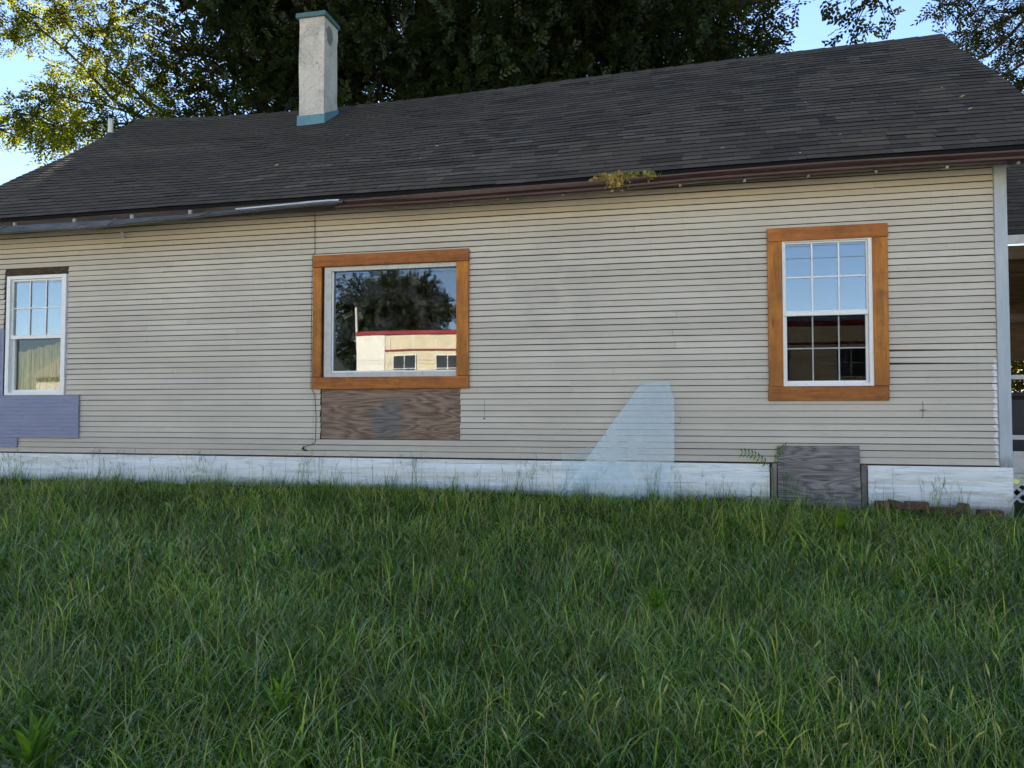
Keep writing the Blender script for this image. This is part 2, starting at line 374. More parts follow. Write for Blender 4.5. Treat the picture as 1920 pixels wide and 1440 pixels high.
MAT['leaf_ash'] = leaf_mat('ash_leaf', (0.014, 0.028, 0.006), (0.066, 0.088, 0.012), (0.42, 0.43, 0.012), 0.46)
MAT['leaf_right'] = leaf_mat('hickory_leaf', (0.012, 0.020, 0.008), (0.038, 0.042, 0.014), (0.06, 0.06, 0.008), 0.15)
MAT['leaf_lit'] = leaf_mat('sunlit_shrub_leaf', (0.050, 0.060, 0.010), (0.12, 0.115, 0.015), (0.34, 0.28, 0.015), 0.4)
t = NT('tree_bark'); P = t.pos()
c = t.ramp(t.noise(t.vmul(P, (9, 9, 2.5)), 1.5, 6, 0.7), [(0.3, (0.018, 0.014, 0.010)), (0.7, (0.065, 0.052, 0.040))])
MAT['bark'] = t.done(t.bsdf(c, 0.95, spec=0.1))

# grass: blade tone 0..1 (green), >1 dry; patches from position
t = NT('grass_blade'); P = t.pos(); tn = t.attr('tone'); al = t.attr('along')
pn = t.noise(t.vmul(P, (0.55, 0.55, 0.0)), 1.0, 4, 0.6)
warm = t.noise(t.vmul(P, (1.7, 1.7, 0.0), (5, 2, 0)), 1.0, 3, 0.6)
c = t.ramp(tn, [(0.0, (0.005, 0.024, 0.002)), (0.40, (0.038, 0.140, 0.011)), (0.78, (0.25, 0.45, 0.045)), (0.88, (0.60, 0.68, 0.12)),  # low stops hold the shade of the gaps, high stops painted highlights
                (0.93, (0.42, 0.33, 0.17)), (1.0, (0.60, 0.50, 0.31))])
c = t.mix(t.ramp(pn, [(0.35, 0.0), (0.65, 0.55)]), c, t.mix(0.35, c, (0.17, 0.25, 0.015)))
big = t.noise(t.vmul(P, (0.9, 0.9, 0.0), (1, 7, 0)), 1.0, 3, 0.55)
c = t.mix(1.0, c, t.ramp(big, [(0.32, (0.55, 0.62, 0.55)), (0.5, (1.0, 1.0, 1.0)), (0.7, (1.35, 1.25, 1.05))]), 'MULTIPLY')
c = t.mix(t.ramp(warm, [(0.5, 0.0), (0.72, 0.5)]), c, (0.20, 0.18, 0.06))
df = t.n('ShaderNodeBsdfDiffuse'); t.put(df.inputs['Color'], c)
gl = t.n('ShaderNodeBsdfGlossy'); gl.inputs['Roughness'].default_value = 0.30; gl.inputs['Color'].default_value = (1.0, 0.98, 0.66, 1)
fr = t.n('ShaderNodeFresnel'); fr.inputs['IOR'].default_value = 1.38
tl = t.n('ShaderNodeBsdfTranslucent'); t.put(tl.inputs['Color'], t.mix(0.3, c, (0.24, 0.36, 0.01)))
mx = t.n('ShaderNodeMixShader'); mx.inputs[0].default_value = 0.35
t.nt.links.new(df.outputs[0], mx.inputs[1]); t.nt.links.new(tl.outputs[0], mx.inputs[2])
mg = t.n('ShaderNodeMixShader'); t.put(mg.inputs[0], t.math('MULTIPLY', fr.outputs[0], 0.17))
t.nt.links.new(mx.outputs[0], mg.inputs[1]); t.nt.links.new(gl.outputs[0], mg.inputs[2]); mx = mg
MAT['grass'] = t.done(mx.outputs[0])
MAT['weed'] = leaf_mat('broad_weed_leaf', (0.07, 0.17, 0.015), (0.17, 0.31, 0.03), (0.30, 0.42, 0.02), 0.35)
t = NT('foxtail_seed'); MAT['foxtail'] = t.done(t.bsdf((0.36, 0.36, 0.095), 0.8))
t = NT('straw_stalk'); MAT['straw'] = t.done(t.bsdf((0.22, 0.24, 0.09), 0.7))
t = NT('fallen_leaf_tan'); MAT['fallen'] = t.done(t.bsdf((0.55, 0.45, 0.22), 0.8))
t = NT('stonecrop'); tn = t.attr('tone')
c = t.ramp(tn, [(0.0, (0.13, 0.16, 0.03)), (0.45, (0.38, 0.32, 0.05)), (0.75, (0.45, 0.18, 0.06)), (1.0, (0.62, 0.48, 0.22))])
MAT['stonecrop'] = t.done(t.bsdf(c, 0.7))

# ------------------------------------------------------------------ geometry helpers
def link(o, parent=None):
    COL.objects.link(o)
    if parent is not None:
        o.parent = parent
        o.matrix_parent_inverse = Matrix.Translation(-parent.location) if parent.type == 'EMPTY' else Matrix.Identity(4)
    return o

def mesh_obj(name, verts, faces, mats, parent=None, smooth=False, mat_idx=None, attrs=None):
    me = bpy.data.meshes.new(name)
    me.from_pydata([tuple(map(float, v)) for v in verts], [], [tuple(map(int, f)) for f in faces])
    for m in (mats if isinstance(mats, (list, tuple)) else [mats]): me.materials.append(MAT[m])
    if mat_idx is not None: me.polygons.foreach_set('material_index', mat_idx)
    if smooth: me.polygons.foreach_set('use_smooth', [True]*len(me.polygons))
    for an, vals in (attrs or {}).items():
        a = me.attributes.new(an, 'FLOAT', 'FACE'); a.data.foreach_set('value', vals)
    me.update()
    return link(bpy.data.objects.new(name, me), parent)

def np_mesh(name, V, Fq, mats, attrs=None, vattrs=None, smooth=False):
    """fast mesh from numpy arrays; Fq (n, k) constant k"""
    me = bpy.data.meshes.new(name); n, k = Fq.shape
    me.vertices.add(len(V)); me.vertices.foreach_set('co', np.ascontiguousarray(V, np.float32).ravel())
    me.loops.add(n*k); me.loops.foreach_set('vertex_index', np.ascontiguousarray(Fq, np.int32).ravel())
    me.polygons.add(n); me.polygons.foreach_set('loop_start', np.arange(0, n*k, k, dtype=np.int32))
    for m in (mats if isinstance(mats, (list, tuple)) else [mats]): me.materials.append(MAT[m])
    if smooth: me.polygons.foreach_set('use_smooth', np.ones(n, bool))
    for an, vals in (attrs or {}).items():
        a = me.attributes.new(an, 'FLOAT', 'FACE'); a.data.foreach_set('value', np.asarray(vals, np.float32))
    for an, vals in (vattrs or {}).items():
        a = me.attributes.new(an, 'FLOAT', 'POINT'); a.data.foreach_set('value', np.asarray(vals, np.float32))
    me.update(calc_edges=True)
    return me

BOXF = [(0, 3, 2, 1), (4, 5, 6, 7), (0, 1, 5, 4), (1, 2, 6, 5), (2, 3, 7, 6), (3, 0, 4, 7)]
def boxv(lo, hi):
    x0, y0, z0 = lo; x1, y1, z1 = hi
    return [(x0, y0, z0), (x1, y0, z0), (x1, y1, z0), (x0, y1, z0), (x0, y0, z1), (x1, y0, z1), (x1, y1, z1), (x0, y1, z1)]

def box(name, lo, hi, mat, parent=None, bevel=0.003, jit=0.0):
    bm = bmesh.new(); vs = [bm.verts.new([c+random.uniform(-jit, jit) for c in v]) for v in boxv(lo, hi)]
    for f in BOXF: bm.faces.new([vs[i] for i in f])
    if bevel: bmesh.ops.bevel(bm, geom=list(bm.edges), offset=bevel, segments=1, affect='EDGES', clamp_overlap=True)
    me = bpy.data.meshes.new(name); bm.to_mesh(me); bm.free(); me.materials.append(MAT[mat])
    return link(bpy.data.objects.new(name, me), parent)

def boxes(name, lst, mat, parent=None):
    V, Fc = [], []
    for lo, hi in lst:
        b = len(V); V += boxv(lo, hi); Fc += [tuple(i+b for i in f) for f in BOXF]
    return mesh_obj(name, V, Fc, mat, parent)

def prism(name, poly, y0, y1, mat, parent=None):
    """polygon in (x, z) extruded from y0 (front) to y1"""
    n = len(poly); V = [(x, y0, z) for x, z in poly]+[(x, y1, z) for x, z in poly]
    Fc = [tuple(range(n)), tuple(range(2*n-1, n-1, -1))]+[(i, i+n, (i+1) % n+n, (i+1) % n) for i in range(n)]
    return mesh_obj(name, V, Fc, mat, parent)

def tube_arrays(pts, rad, seg=7):
    pts = np.asarray(pts, float); n = len(pts); V = []; Fc = []
    tang = np.gradient(pts, axis=0)
    for i in range(n):
        tg = tang[i]/(np.linalg.norm(tang[i])+1e-9)
        a = np.cross(tg, [0.3, 0.2, 0.93]); 
        if np.linalg.norm(a) < 0.05: a = np.cross(tg, [1, 0, 0])
        a /= np.linalg.norm(a); b = np.cross(tg, a)
        for k in range(seg):
            th = 2*math.pi*k/seg; V.append(pts[i]+rad[i]*(math.cos(th)*a+math.sin(th)*b))
    for i in range(n-1):
        for k in range(seg):
            Fc.append((i*seg+k, i*seg+(k+1) % seg, (i+1)*seg+(k+1) % seg, (i+1)*seg+k))
    return np.array(V), np.array(Fc)

def tubes(name, lst, mat, parent=None, seg=7):
    V, Fc, b = [], [], 0
    for pts, rad in lst:
        if np.isscalar(rad): rad = [rad]*len(pts)
        v, f = tube_arrays(pts, rad, seg); V.append(v); Fc.append(f+b); b += len(v)
    me = np_mesh(name, np.concatenate(V), np.concatenate(Fc), mat, smooth=True)
    return link(bpy.data.objects.new(name, me), parent)

def thing(name, label, cat, loc=(0, 0, 0), group=None):
    o = bpy.data.objects.new(name, None); o.empty_display_size = 0.2; o.location = loc; COL.objects.link(o)
    return tag(o, label, cat, group)
def tag(o, label=None, cat=None, group=None, kind=None):
    if label: o['label'] = label
    if cat: o['category'] = cat
    if group: o['group'] = group
    if kind: o['kind'] = kind
    return o

def vnoise(x, y, s=1.0, seed=0):
    """cheap smooth value noise for numpy arrays"""
    x = np.asarray(x, float)*s; y = np.asarray(y, float)*s
    def h(i, j):
        v = np.sin(i*127.1+j*311.7+seed*74.7)*43758.5453
        return v-np.floor(v)
    i = np.floor(x); j = np.floor(y); fx = x-i; fy = y-j
    fx = fx*fx*(3-2*fx); fy = fy*fy*(3-2*fy)
    return (h(i, j)*(1-fx)+h(i+1, j)*fx)*(1-fy)+(h(i, j+1)*(1-fx)+h(i+1, j+1)*fx)*fy

# ------------------------------------------------------------------ ground
def ground_z(x, y):
    x = np.asarray(x, float); y = np.asarray(y, float)
    base = np.interp(x, [-14, -11, -4.6, 0, 3], [-0.33, -0.33, -0.36, -0.47, -0.52])
    slope = np.where(y < 0, 0.072*np.maximum(y, -9.0), 0.0)
    lump = (vnoise(x, y, 0.9, 1)-0.5)*0.10+(vnoise(x, y, 2.7, 2)-0.5)*0.04
    near = np.clip(1-(np.hypot(x+5, y)-12)/10, 0, 1)
    near2 = np.clip(-y/0.8, 0, 1)
    return base+slope+lump*near*near2

gx = np.concatenate([[-600, -200, -80, -40, -25], np.arange(-18, 8.01, 0.25), [12, 20, 40, 90, 250, 600]])
gy = np.concatenate([[-600, -250, -120, -60, -35, -20, -14], np.arange(-11, 2.01, 0.25), [5, 9, 15, 25, 45, 90, 250, 600]])
GX, GY = np.meshgrid(gx, gy, indexing='ij'); GZ = ground_z(GX, GY)
V = np.stack([GX, GY, GZ], -1).reshape(-1, 3); ny = len(gy)
I, J = np.meshgrid(np.arange(len(gx)-1), np.arange(ny-1), indexing='ij')
a = (I*ny+J).ravel(); Fq = np.stack([a, a+ny, a+ny+1, a+1], 1)
me = np_mesh('ground', V, Fq, ['soil', 'lawn'], smooth=True)
cen = V[Fq].mean(1); mi = ((cen[:, 0] < -18) | (cen[:, 0] > 8) | (cen[:, 1] < -11) | (cen[:, 1] > 2)).astype(np.int32)
me.polygons.foreach_set('material_index', mi)
ground = link(bpy.data.objects.new('ground', me)); tag(ground, 'uneven soil and thatch of the sloping yard', kind='structure')
lot = box('bounce_lot', (-70, -36.0, -1.40), (40, -10.2, -0.97), 'concrete', None, 0.02)  # unseen ground, added pale and close to throw sunlight on the wall
tag(lot, 'added pale concrete lot bouncing sunlight back at the house', kind='structure')

# ------------------------------------------------------------------ house
house = thing('house', 'single storey house with beige narrow clapboard siding and dark shingle roof', 'house', (-5.7, 0, -0.4))
XL, XR = -12.0, 0.0
EX = np.array([-12.3, -10.9, -8.5, -7.0, -5.4, -4.4, -3.7, -2.7, -1.5, 0.2, 1.0]); EZ = np.array([2.812, 2.812, 2.822, 2.824, 2.826, 2.820, 2.836, 2.857, 2.865, 2.864, 2.864])
RX = np.array([-12.3, -12.0, -10.57, -9.0, -8.25, -6.8, -5.3, -3.95, -2.9, -1.4, 0.6, 1.0]); RZ = np.array([5.565, 5.56, 5.468, 5.433, 5.431, 5.447, 5.492, 5.536, 5.567, 5.611, 5.658, 5.66])
YE, YR = -0.40, 3.43
def roof_pt(x, s, off=0.0):
    """point on the near roof slope, s = 0 at the eave, 1 at the ridge"""
    x = np.asarray(x, float); s = np.asarray(s, float)
    e = np.interp(x, EX, EZ); r = np.interp(x, RX, RZ)
    y = YE+(YR-YE)*s; z = e+(r-e)*s
    lump = (vnoise(x, s*4.7, 0.8, 5)-0.5)*0.05*np.sin(np.pi*np.clip(s, 0, 1))
    lump += (vnoise(x, s*4.7, 2.2, 9)-0.5)*0.016*np.where(x < -5, 1.0, 0.35)*np.sin(np.pi*np.clip(s, 0, 1))
    lump += 0.035*np.exp(-((x+10.2)/0.9)**2-((s-0.62)/0.05)**2)
    nz, nyy = 0.807, -0.59
    return np.stack([x, y+(lump+off)*nyy, z+(lump+off)*nz], -1)

# openings (x0, x1, z0, z1)
OPEN = {'left': (-11.115, -10.235, 0.705, 2.195), 'pic': (-6.80, -5.225, 0.89, 2.125), 'right': (-1.89, -1.065, 0.755, 2.185)}
COVER = {'left': (-11.168, -10.228, 0.705, 2.262), 'pic': (-6.84, -5.20, 0.2, 2.2), 'right': (-1.96, -1.0, 0.68, 2.25)}
xs = sorted({XL, XR}.union(*[{o[0], o[1]} for o in OPEN.values()])); zs = sorted({-0.02, 3.05}.union(*[{o[2], o[3]} for o in OPEN.values()]))
lst = []
for i in range(len(xs)-1):
    for k in range(len(zs)-1):
        cx, cz = (xs[i]+xs[i+1])/2, (zs[k]+zs[k+1])/2
        if any(o[0] < cx < o[1] and o[2] < cz < o[3] for o in OPEN.values()): continue
        lst.append(((xs[i], 0.012, zs[k]), (xs[i+1], 0.12, zs[k+1])))
boxes('wall_sheathing', lst, 'sheath', house)
# far walls of the room behind the windows
boxes('wall', [((XL, 0.12, -0.02), (XL+0.12, 6.86, 3.0)), ((XR-0.12, 0.12, -0.02), (XR, 6.86, 3.0)), ((XL+0.12, 6.74, -0.02), (XR-0.12, 6.86, 3.0)),
               ((XL+0.12, 3.2, 0.0), (XR-0.12, 3.3, 2.6))], 'interior', house)
boxes('interior_floor', [((XL+0.12, 0.12, -0.05), (XR-0.12, 6.74, 0.05))], 'interior', house)
boxes('interior_ceiling', [((XL+0.12, 0.12, 2.6), (XR-0.12, 6.74, 2.65))], 'interior', house)
for xg, nm in ((XL, 'gable_wall'), (XR-0.1, 'gable_wall')):
    mesh_obj(nm, [(xg, 0.1, 2.98), (xg, 6.76, 2.98), (xg, 3.43, 5.36), (xg+0.1, 0.1, 2.98), (xg+0.1, 6.76, 2.98), (xg+0.1, 3.43, 5.36)],
             [(0, 2, 1), (3, 4, 5), (0, 1, 4, 3), (1, 2, 5, 4), (2, 0, 3, 5)], 'siding', house)

# clapboards
COURSE = 0.0635
def siding_board(x0, x1, z, k):
    n = max(2, int((x1-x0)/0.8)+1); X = np.linspace(x0, x1, n)
    wob = (vnoise(X, X*0+k*3.7, 0.9, 3)-0.5)*0.005+(vnoise(X, X*0+k*1.3, 3.1, 4)-0.5)*0.002
    out = (vnoise(X, X*0+k*2.9, 1.1, 6)-0.5)*0.003
    gap = random.uniform(0.0050, 0.0075)
    V, Fc = [], []
    for i in range(n):
        zb = z+gap+wob[i]+(0.014*(1-i/(n-1))**2.5 if (x0 > -1.1 and int(k) in (15, 17)) else 0.0); zt = z+COURSE-0.0005; yb = -0.017+out[i]
        V += [(X[i], yb, zb), (X[i], -0.001, zt), (X[i], 0.006, zt), (X[i], yb+0.012, zb+0.004), (X[i], yb, zb+0.002)]
    for i in range(n-1):
        b = i*5; c = b+5
        Fc += [(b+4, c+4, c+1, b+1), (b, c, c+4, b+4), (b+3, c+3, c, b), (b+2, c+2, c+3, b+3)]
    Fc += [(0, 4, 1, 2, 3), tuple((n-1)*5+i for i in (3, 2, 1, 4, 0))]
    mesh_obj('siding_board', V, Fc, 'siding', house)
SEAM = -6.93
for k in range(48):
    z = k*COURSE; zm = z+COURSE/2
    for (a0, a1) in ((XL, SEAM), (SEAM+0.004, XR-0.001)):
        cuts = sorted((o[0], o[1]) for o in COVER.values() if o[2]-0.01 < zm < o[3]+0.005 and a0 < o[1] and o[0] < a1)
        segs = []; s = a0
        for c0, c1 in cuts:
            if c0-s > 0.03: segs.append((s, c0+random.uniform(-0.006, 0.004)))
            s = c1+random.uniform(-0.004, 0.006)
        if a1-s > 0.03: segs.append((s, a1))
        for (s0, s1) in segs:
            if s1-s0 > 3.2 and k < 43 and random.random() < 0.5:
                m = random.uniform(s0+0.9, s1-0.9)
                siding_board(s0, m-0.001, z, k+random.random()); siding_board(m+0.0015, s1, z, k+random.random())
            else:
                siding_board(s0, s1, z, k+random.random()*0.3)
# corner board
box('corner_board', (0.0005, -0.03, -0.02), (0.108, 0.115, 3.0), 'corner', house, 0.004)

# foundation: hand-plastered sill, uneven face, with a gap for the crawl door
def foundation(x0, x1):
    nx = int((x1-x0)/0.05)+1; nz = 22
    X = np.linspace(x0, x1, nx); Z = np.linspace(-0.95, -0.012, nz)
    V = []
    for x in X:
        for z in Z:
            d = (vnoise(x*1.2, z*16, 1, 12)-0.5)*0.040+(vnoise(x*3, z*38, 1, 13)-0.5)*0.022+(vnoise(x*9, z*22, 1, 14)-0.5)*0.008
            V.append((x, -0.012-0.018+float(d)*0.8, z))
    Fc = [(i*nz+j, (i+1)*nz+j, (i+1)*nz+j+1, i*nz+j+1) for i in range(nx-1) for j in range(nz-1)]
    b = len(V)
    V += [(x0, 0.2, -0.95), (x1, 0.2, -0.95), (x1, 0.2, -0.012), (x0, 0.2, -0.012)]
    left = [j for j in range(nz)]; right = [(nx-1)*nz+j for j in range(nz)]; top = [i*nz+nz-1 for i in range(nx)]
    Fc += [tuple([b, *left, b+3]), tuple([b+1, b+2, *right[::-1]]), tuple([b+3, *top, b+2]), (b, b+3, b+2, b+1)]
    mesh_obj('foundation', V, Fc, 'foundation', house, smooth=False)
foundation(XL, -6.843); foundation(-6.835, -2.03); foundation(-1.135, 0.104)
box('foundation', (XL, 0.22, -0.95), (XR, 0.3, -0.03), 'interior', house, 0)

# ------------------------------------------------------------------ roof
xr0, xr1 = -12.0, 0.60
roofx = np.linspace(xr0, xr1, 43); V = []; Fc = []
for x in roofx:
    e = roof_pt(x, 0.0, -0.004); r = roof_pt(x, 1.0, -0.004)
    mid = [roof_pt(x, s, -0.004) for s in np.linspace(0, 1, 13)]
    bk = np.array([x, 2*YR-YE, e[2]])
    V += [tuple(m) for m in mid]+[tuple(bk), (x, bk[1], bk[2]-0.03), (x, YR, r[2]-0.034), (x, YE, e[2]-0.034)]
m = 17
for i in range(len(roofx)-1):
    for j in range(m): Fc.append((i*m+j, (i+1)*m+j, (i+1)*m+(j+1) % m, i*m+(j+1) % m))
Fc += [tuple(range(m-1, -1, -1)), tuple((len(roofx)-1)*m+j for j in range(m))]
roof = mesh_obj('roof', V, Fc, 'shingle_edge', house)

EXPO, SL = 0.127, 4.72
NROW = int(SL/EXPO)+1
tabs = []
for r_ in range(NROW):
    s0 = r_*EXPO/SL; s1 = min(1.0, s0+(EXPO*1.28)/SL)
    x = xr0-0.01-(0.15 if r_ % 2 else 0.0)-random.random()*0.04
    jit = random.uniform(-0.002, 0.002)/SL
    while x < xr1+0.012:
        arch = x > -6.0+random.uniform(-0.8, 0.8)
        w = random.choice([0.16, 0.2, 0.26, 0.30, 0.36, 0.42]) if arch else 0.305
        xa, xb = max(x, xr0-0.012), min(x+w, xr1+0.014)
        if xb-xa > 0.02:
            if arch: tone = random.choice([0.10, 0.28, 0.40, 0.46, 0.52, 0.60, 0.76])+random.uniform(-.05, .05)
            else: tone = 0.46+random.uniform(-0.12, 0.14)
            # faded tabs along the lower middle
            if -8.6 < (xa+xb)/2 < -4.2 and 2 <= r_ <= 11 and random.random() < 0.20: tone = random.uniform(0.74, 0.92)
            lift = 0.0120+random.uniform(0, 0.002)+(0.004 if random.random() < 0.02 else 0)
            sj = s0+jit+random.uniform(-0.0005, 0.0005)
            g_ = 0.004 if not arch else 0.0012
            c4 = [roof_pt(xa+g_, sj, lift), roof_pt(xb-g_, sj+random.uniform(-0.0006, .0006), lift+random.uniform(-.0015, .0015)), roof_pt(xb-g_, s1, 0.0035), roof_pt(xa+g_, s1, 0.0035)]
            b2 = [roof_pt(xa+g_, sj+0.0035, -0.003), roof_pt(xb-g_, sj+0.0035, -0.003)]
            pa = [proj(q) for q in c4]
            area = abs(sum(pa[i][0]*pa[(i+1) % 4][1]-pa[(i+1) % 4][0]*pa[i][1] for i in range(4)))/2
            vis = 0 if (max(q[0] for q in pa) < 0 or min(q[0] for q in pa) > 1920) else area
            tabs.append((vis, c4+b2, tone))
        x += w
tabs.sort(key=lambda q: -q[0])
TF = [(0, 1, 2, 3), (4, 5, 1, 0), (3, 4, 0), (5, 2, 1)]
for vis, vs, tone in tabs[:300]:
    mesh_obj('shingle', vs, TF, ['shingle', 'shingle_edge'], roof, mat_idx=[0, 1, 1, 1], attrs={'tone': [tone]*4})
V, Fc, ti, tt = [], [], [], []
for vis, vs, tone in tabs[300:]:
    b = len(V); V += vs; Fc += [tuple(i+b for i in f) for f in TF]; ti += [0, 1, 1, 1]; tt += [tone]*4
o = mesh_obj('far_shingles', V, Fc, ['shingle', 'shingle_edge'], roof, mat_idx=ti, attrs={'tone': tt}); o['kind'] = 'stuff'
# ridge caps
x = xr0; 
while x < xr1:
    w = 0.30; xa, xb = x, min(x+w*1.02, xr1+0.01); V = []
    for xx, lf in ((xa, 0.010), (xb, 0.018)):
        p1 = roof_pt(xx, 1.0, 0.0)
        V += [(xx, YR-0.13, p1[2]-0.094+lf), (xx, YR, p1[2]+lf), (xx, YR+0.13, p1[2]-0.094+lf)]
    V += [(v[0], v[1], v[2]-0.008) for v in V]
    mesh_obj('ridge_cap', V, [(0, 3, 4, 1), (1, 4, 5, 2), (6, 7, 10, 9), (7, 8, 11, 10), (0, 1, 7, 6), (1, 2, 8, 7), (3, 9, 10, 4), (4, 10, 11, 5), (0, 6, 9, 3), (2, 5, 11, 8)],
             'shingle', roof, attrs={'tone': [0.35+random.uniform(-.1, .1)]*10})
    x += w
# back slope shingle sheet edge and barge boards
for xg in (xr0-0.001, xr1-0.022):
    e = roof_pt(xg, 0.0); r = roof_pt(xg, 1.0)
    mesh_obj('barge_board', [(xg, YE+0.02, e[2]-0.04), (xg, YR, r[2]-0.045), (xg, YR, r[2]-0.19), (xg, YE+0.02, e[2]-0.17),
                             (xg+0.023, YE+0.02, e[2]-0.04), (xg+0.023, YR, r[2]-0.045), (xg+0.023, YR, r[2]-0.19), (xg+0.023, YE+0.02, e[2]-0.17)],
             [(0, 1, 2, 3), (7, 6, 5, 4), (0, 4, 5, 1), (1, 5, 6, 2), (2, 6, 7, 3), (3, 7, 4, 0)], 'fascia', roof)
# fascia
V = []; FX = np.linspace(xr0+0.03, xr1-0.03, 40)
for x in FX:
    z = float(np.interp(x, EX, EZ)); V += [(x, -0.392, z-0.038), (x, -0.392, z-0.150), (x, -0.370, z-0.150), (x, -0.370, z-0.038)]
Fc = [(i*4+j, i*4+(j+1) % 4, (i+1)*4+(j+1) % 4, (i+1)*4+j) for i in range(39) for j in range(4)]+[(3, 2, 1, 0), (156, 157, 158, 159)]
mesh_obj('fascia_board', V, Fc, 'fascia', roof)
# rafter tails
rx = -11.75
for rx in [-11.7, -11.1, -10.5, -9.9, -9.3, -8.75, -8.15, -7.55, -6.97, -6.39, -5.79, -5.18, -4.58, -4.01, -3.42, -2.866, -2.264, -1.693, -1.109, -0.514, 0.06]:
    e = float(np.interp(rx, EX, EZ)); ya, yb = -0.366, 0.01
    za = e-0.045; zb = za+0.72*(yb-ya)
    d = 0.108
    V = [(rx-0.024, ya, za-d), (rx+0.024, ya, za-d), (rx+0.024, yb, zb-d), (rx-0.024, yb, zb-d), (rx-0.024, ya, za), (rx+0.024, ya, za), (rx+0.024, yb, zb), (rx-0.024, yb, zb)]
    mesh_obj('rafter_tail', V, BOXF, 'rafter', house)
    # hanger strap end under the gutter
    if rx > -6.3:
        box('gutter_hanger', (rx-0.010, -0.44, e-0.172), (rx+0.012, -0.405, e-0.150), 'rafter', house, 0.003)

def extrude_profile(name, xs_, prof, mat, parent, thick=0.002):
    """prof(x) -> list of (y, z); swept along x"""
    P = [prof(x) for x in xs_]; m = len(P[0]); V = []
    for x, pr in zip(xs_, P): V += [(x, y, z) for y, z in pr]
    Fc = [(i*m+j, (i+1)*m+j, (i+1)*m+j+1, i*m+j+1) for i in range(len(xs_)-1) for j in range(m-1)]
    o = mesh_obj(name, V, Fc, mat, parent)
    md = o.modifiers.new('thickness', 'SOLIDIFY'); md.thickness = thick; md.offset = 0
    return o
GXs = np.array([-6.4, -5.4, -3.7, -2.74, -1.58, -0.8, 0.0, 0.66]); GT = np.array([2.728, 2.750, 2.764, 2.780, 2.797, 2.795, 2.788, 2.782]); GB = np.array([2.664, 2.658, 2.678, 2.712, 2.722, 2.722, 2.718, 2.712])
def gut(x):
    T = float(np.interp(x, GXs, GT))+(vnoise(x, 0, 1.7, 21)-0.5)*0.006; B = float(np.interp(x, GXs, GB))-0.004
    return [(-0.402, T+0.012), (-0.402, B), (-0.470, B), (-0.485, B+0.012), (-0.490, B+0.030), (-0.515, B+0.052), (-0.524, T-0.012), (-0.526, T), (-0.512, T+0.004), (-0.508, T-0.006)]
g = extrude_profile('gutter', np.linspace(-6.45, 0.64, 44), gut, 'gutter', house); g['label'] = 'dark brown metal gutter on the eave'
OX = np.array([-11.95, -10.69, -9.51, -8.47, -7.67, -7.0, -6.55, -6.3]); OT = np.array([2.690, 2.690, 2.688, 2.697, 2.710, 2.728, 2.742, 2.738]); OB = np.array([2.600, 2.600, 2.590, 2.630, 2.663, 2.69, 2.70, 2.70])
def ogut(x):
    T = float(np.interp(x, OX, OT))+(vnoise(x, 3, 2.3, 22)-0.5)*0.010; B = float(np.interp(x, OX, OB))+(vnoise(x, 5, 3.1, 23)-0.5)*0.008
    return [(-0.470, T+0.006), (-0.480, T-0.004), (-0.522, T-0.008), (-0.545, T*0.65+B*0.35), (-0.556, B+0.02), (-0.566, B+0.004), (-0.578, B), (-0.566, B-0.006), (-0.52, B-0.004), (-0.45, B+0.02)]
og = extrude_profile('old_gutter', np.linspace(-11.95, -6.33, 46), ogut, 'galv', house); og['label'] = 'twisted grey galvanised gutter hanging loose'
for x in (-10.55, -9.72, -8.95, -8.2):
    T = float(np.interp(x, OX, OT)); box('gutter_spike', (x-0.016, -0.50, T-0.004), (x+0.016, -0.47, T+0.045), 'rafter', og, 0.003)
for x in (-10.66, -9.14, -7.95):
    T = float(np.interp(x, OX, OT)); B = float(np.interp(x, OX, OB))
    tubes('gutter_bracket', [([(x-0.05, -0.585, B), (x, -0.582, (T+B)/2), (x+0.05, -0.56, T-0.01)], 0.009)], 'galv', og, 6)
# thin whitish strip where the old gutter starts
extrude_profile('drip_strip', np.linspace(-7.6, -6.38, 10), lambda x: [(-0.468, float(np.interp(x, OX, OT))+0.010), (-0.535, float(np.interp(x, OX, OT))+0.006), (-0.548, float(np.interp(x, OX, OT))-0.006), (-0.550, float(np.interp(x, OX, OT))-0.014)], 'old_white', og)

# chimney
chx0, chx1, chy0, chy1 = -8.53, -8.118, 2.54, 2.985
def rough_prism(name, x0, x1, y0, y1, z0, z1, mat, parent, amp=0.006, step=0.06):
    nz = max(2, int((z1-z0)/step)); per = []
    n1, n2 = max(2, int((x1-x0)/step)), max(2, int((y1-y0)/step))
    for i in range(n1): per.append((x0+(x1-x0)*i/n1, y0))
    for i in range(n2): per.append((x1, y0+(y1-y0)*i/n2))
    for i in range(n1): per.append((x1-(x1-x0)*i/n1, y1))
    for i in range(n2): per.append((x0, y1-(y1-y0)*i/n2))
    V = []; m = len(per); cx, cy = (x0+x1)/2, (y0+y1)/2
    for k in range(nz+1):
        z = z0+(z1-z0)*k/nz
        for i, (x, y) in enumerate(per):
            d = (float(vnoise(x*7+y*5, z*6, 1, 31))-0.5)*2*amp+(float(vnoise(x*2+y*3, z*1.5, 1, 32))-0.5)*2*amp
            L = math.hypot(x-cx, y-cy); V.append((x+(x-cx)/L*d, y+(y-cy)/L*d, z))
    Fc = [(k*m+i, k*m+(i+1) % m, (k+1)*m+(i+1) % m, (k+1)*m+i) for k in range(nz) for i in range(m)]
    Fc += [tuple(nz*m+i for i in range(m)), tuple(range(m-1, -1, -1))]
    return mesh_obj(name, V, Fc, mat, parent)
chim = rough_prism('chimney', chx0, chx1, chy0, chy1, 4.55, 6.478, 'stucco', house); chim['label'] = 'cracked off-white stucco chimney with blue flashing'
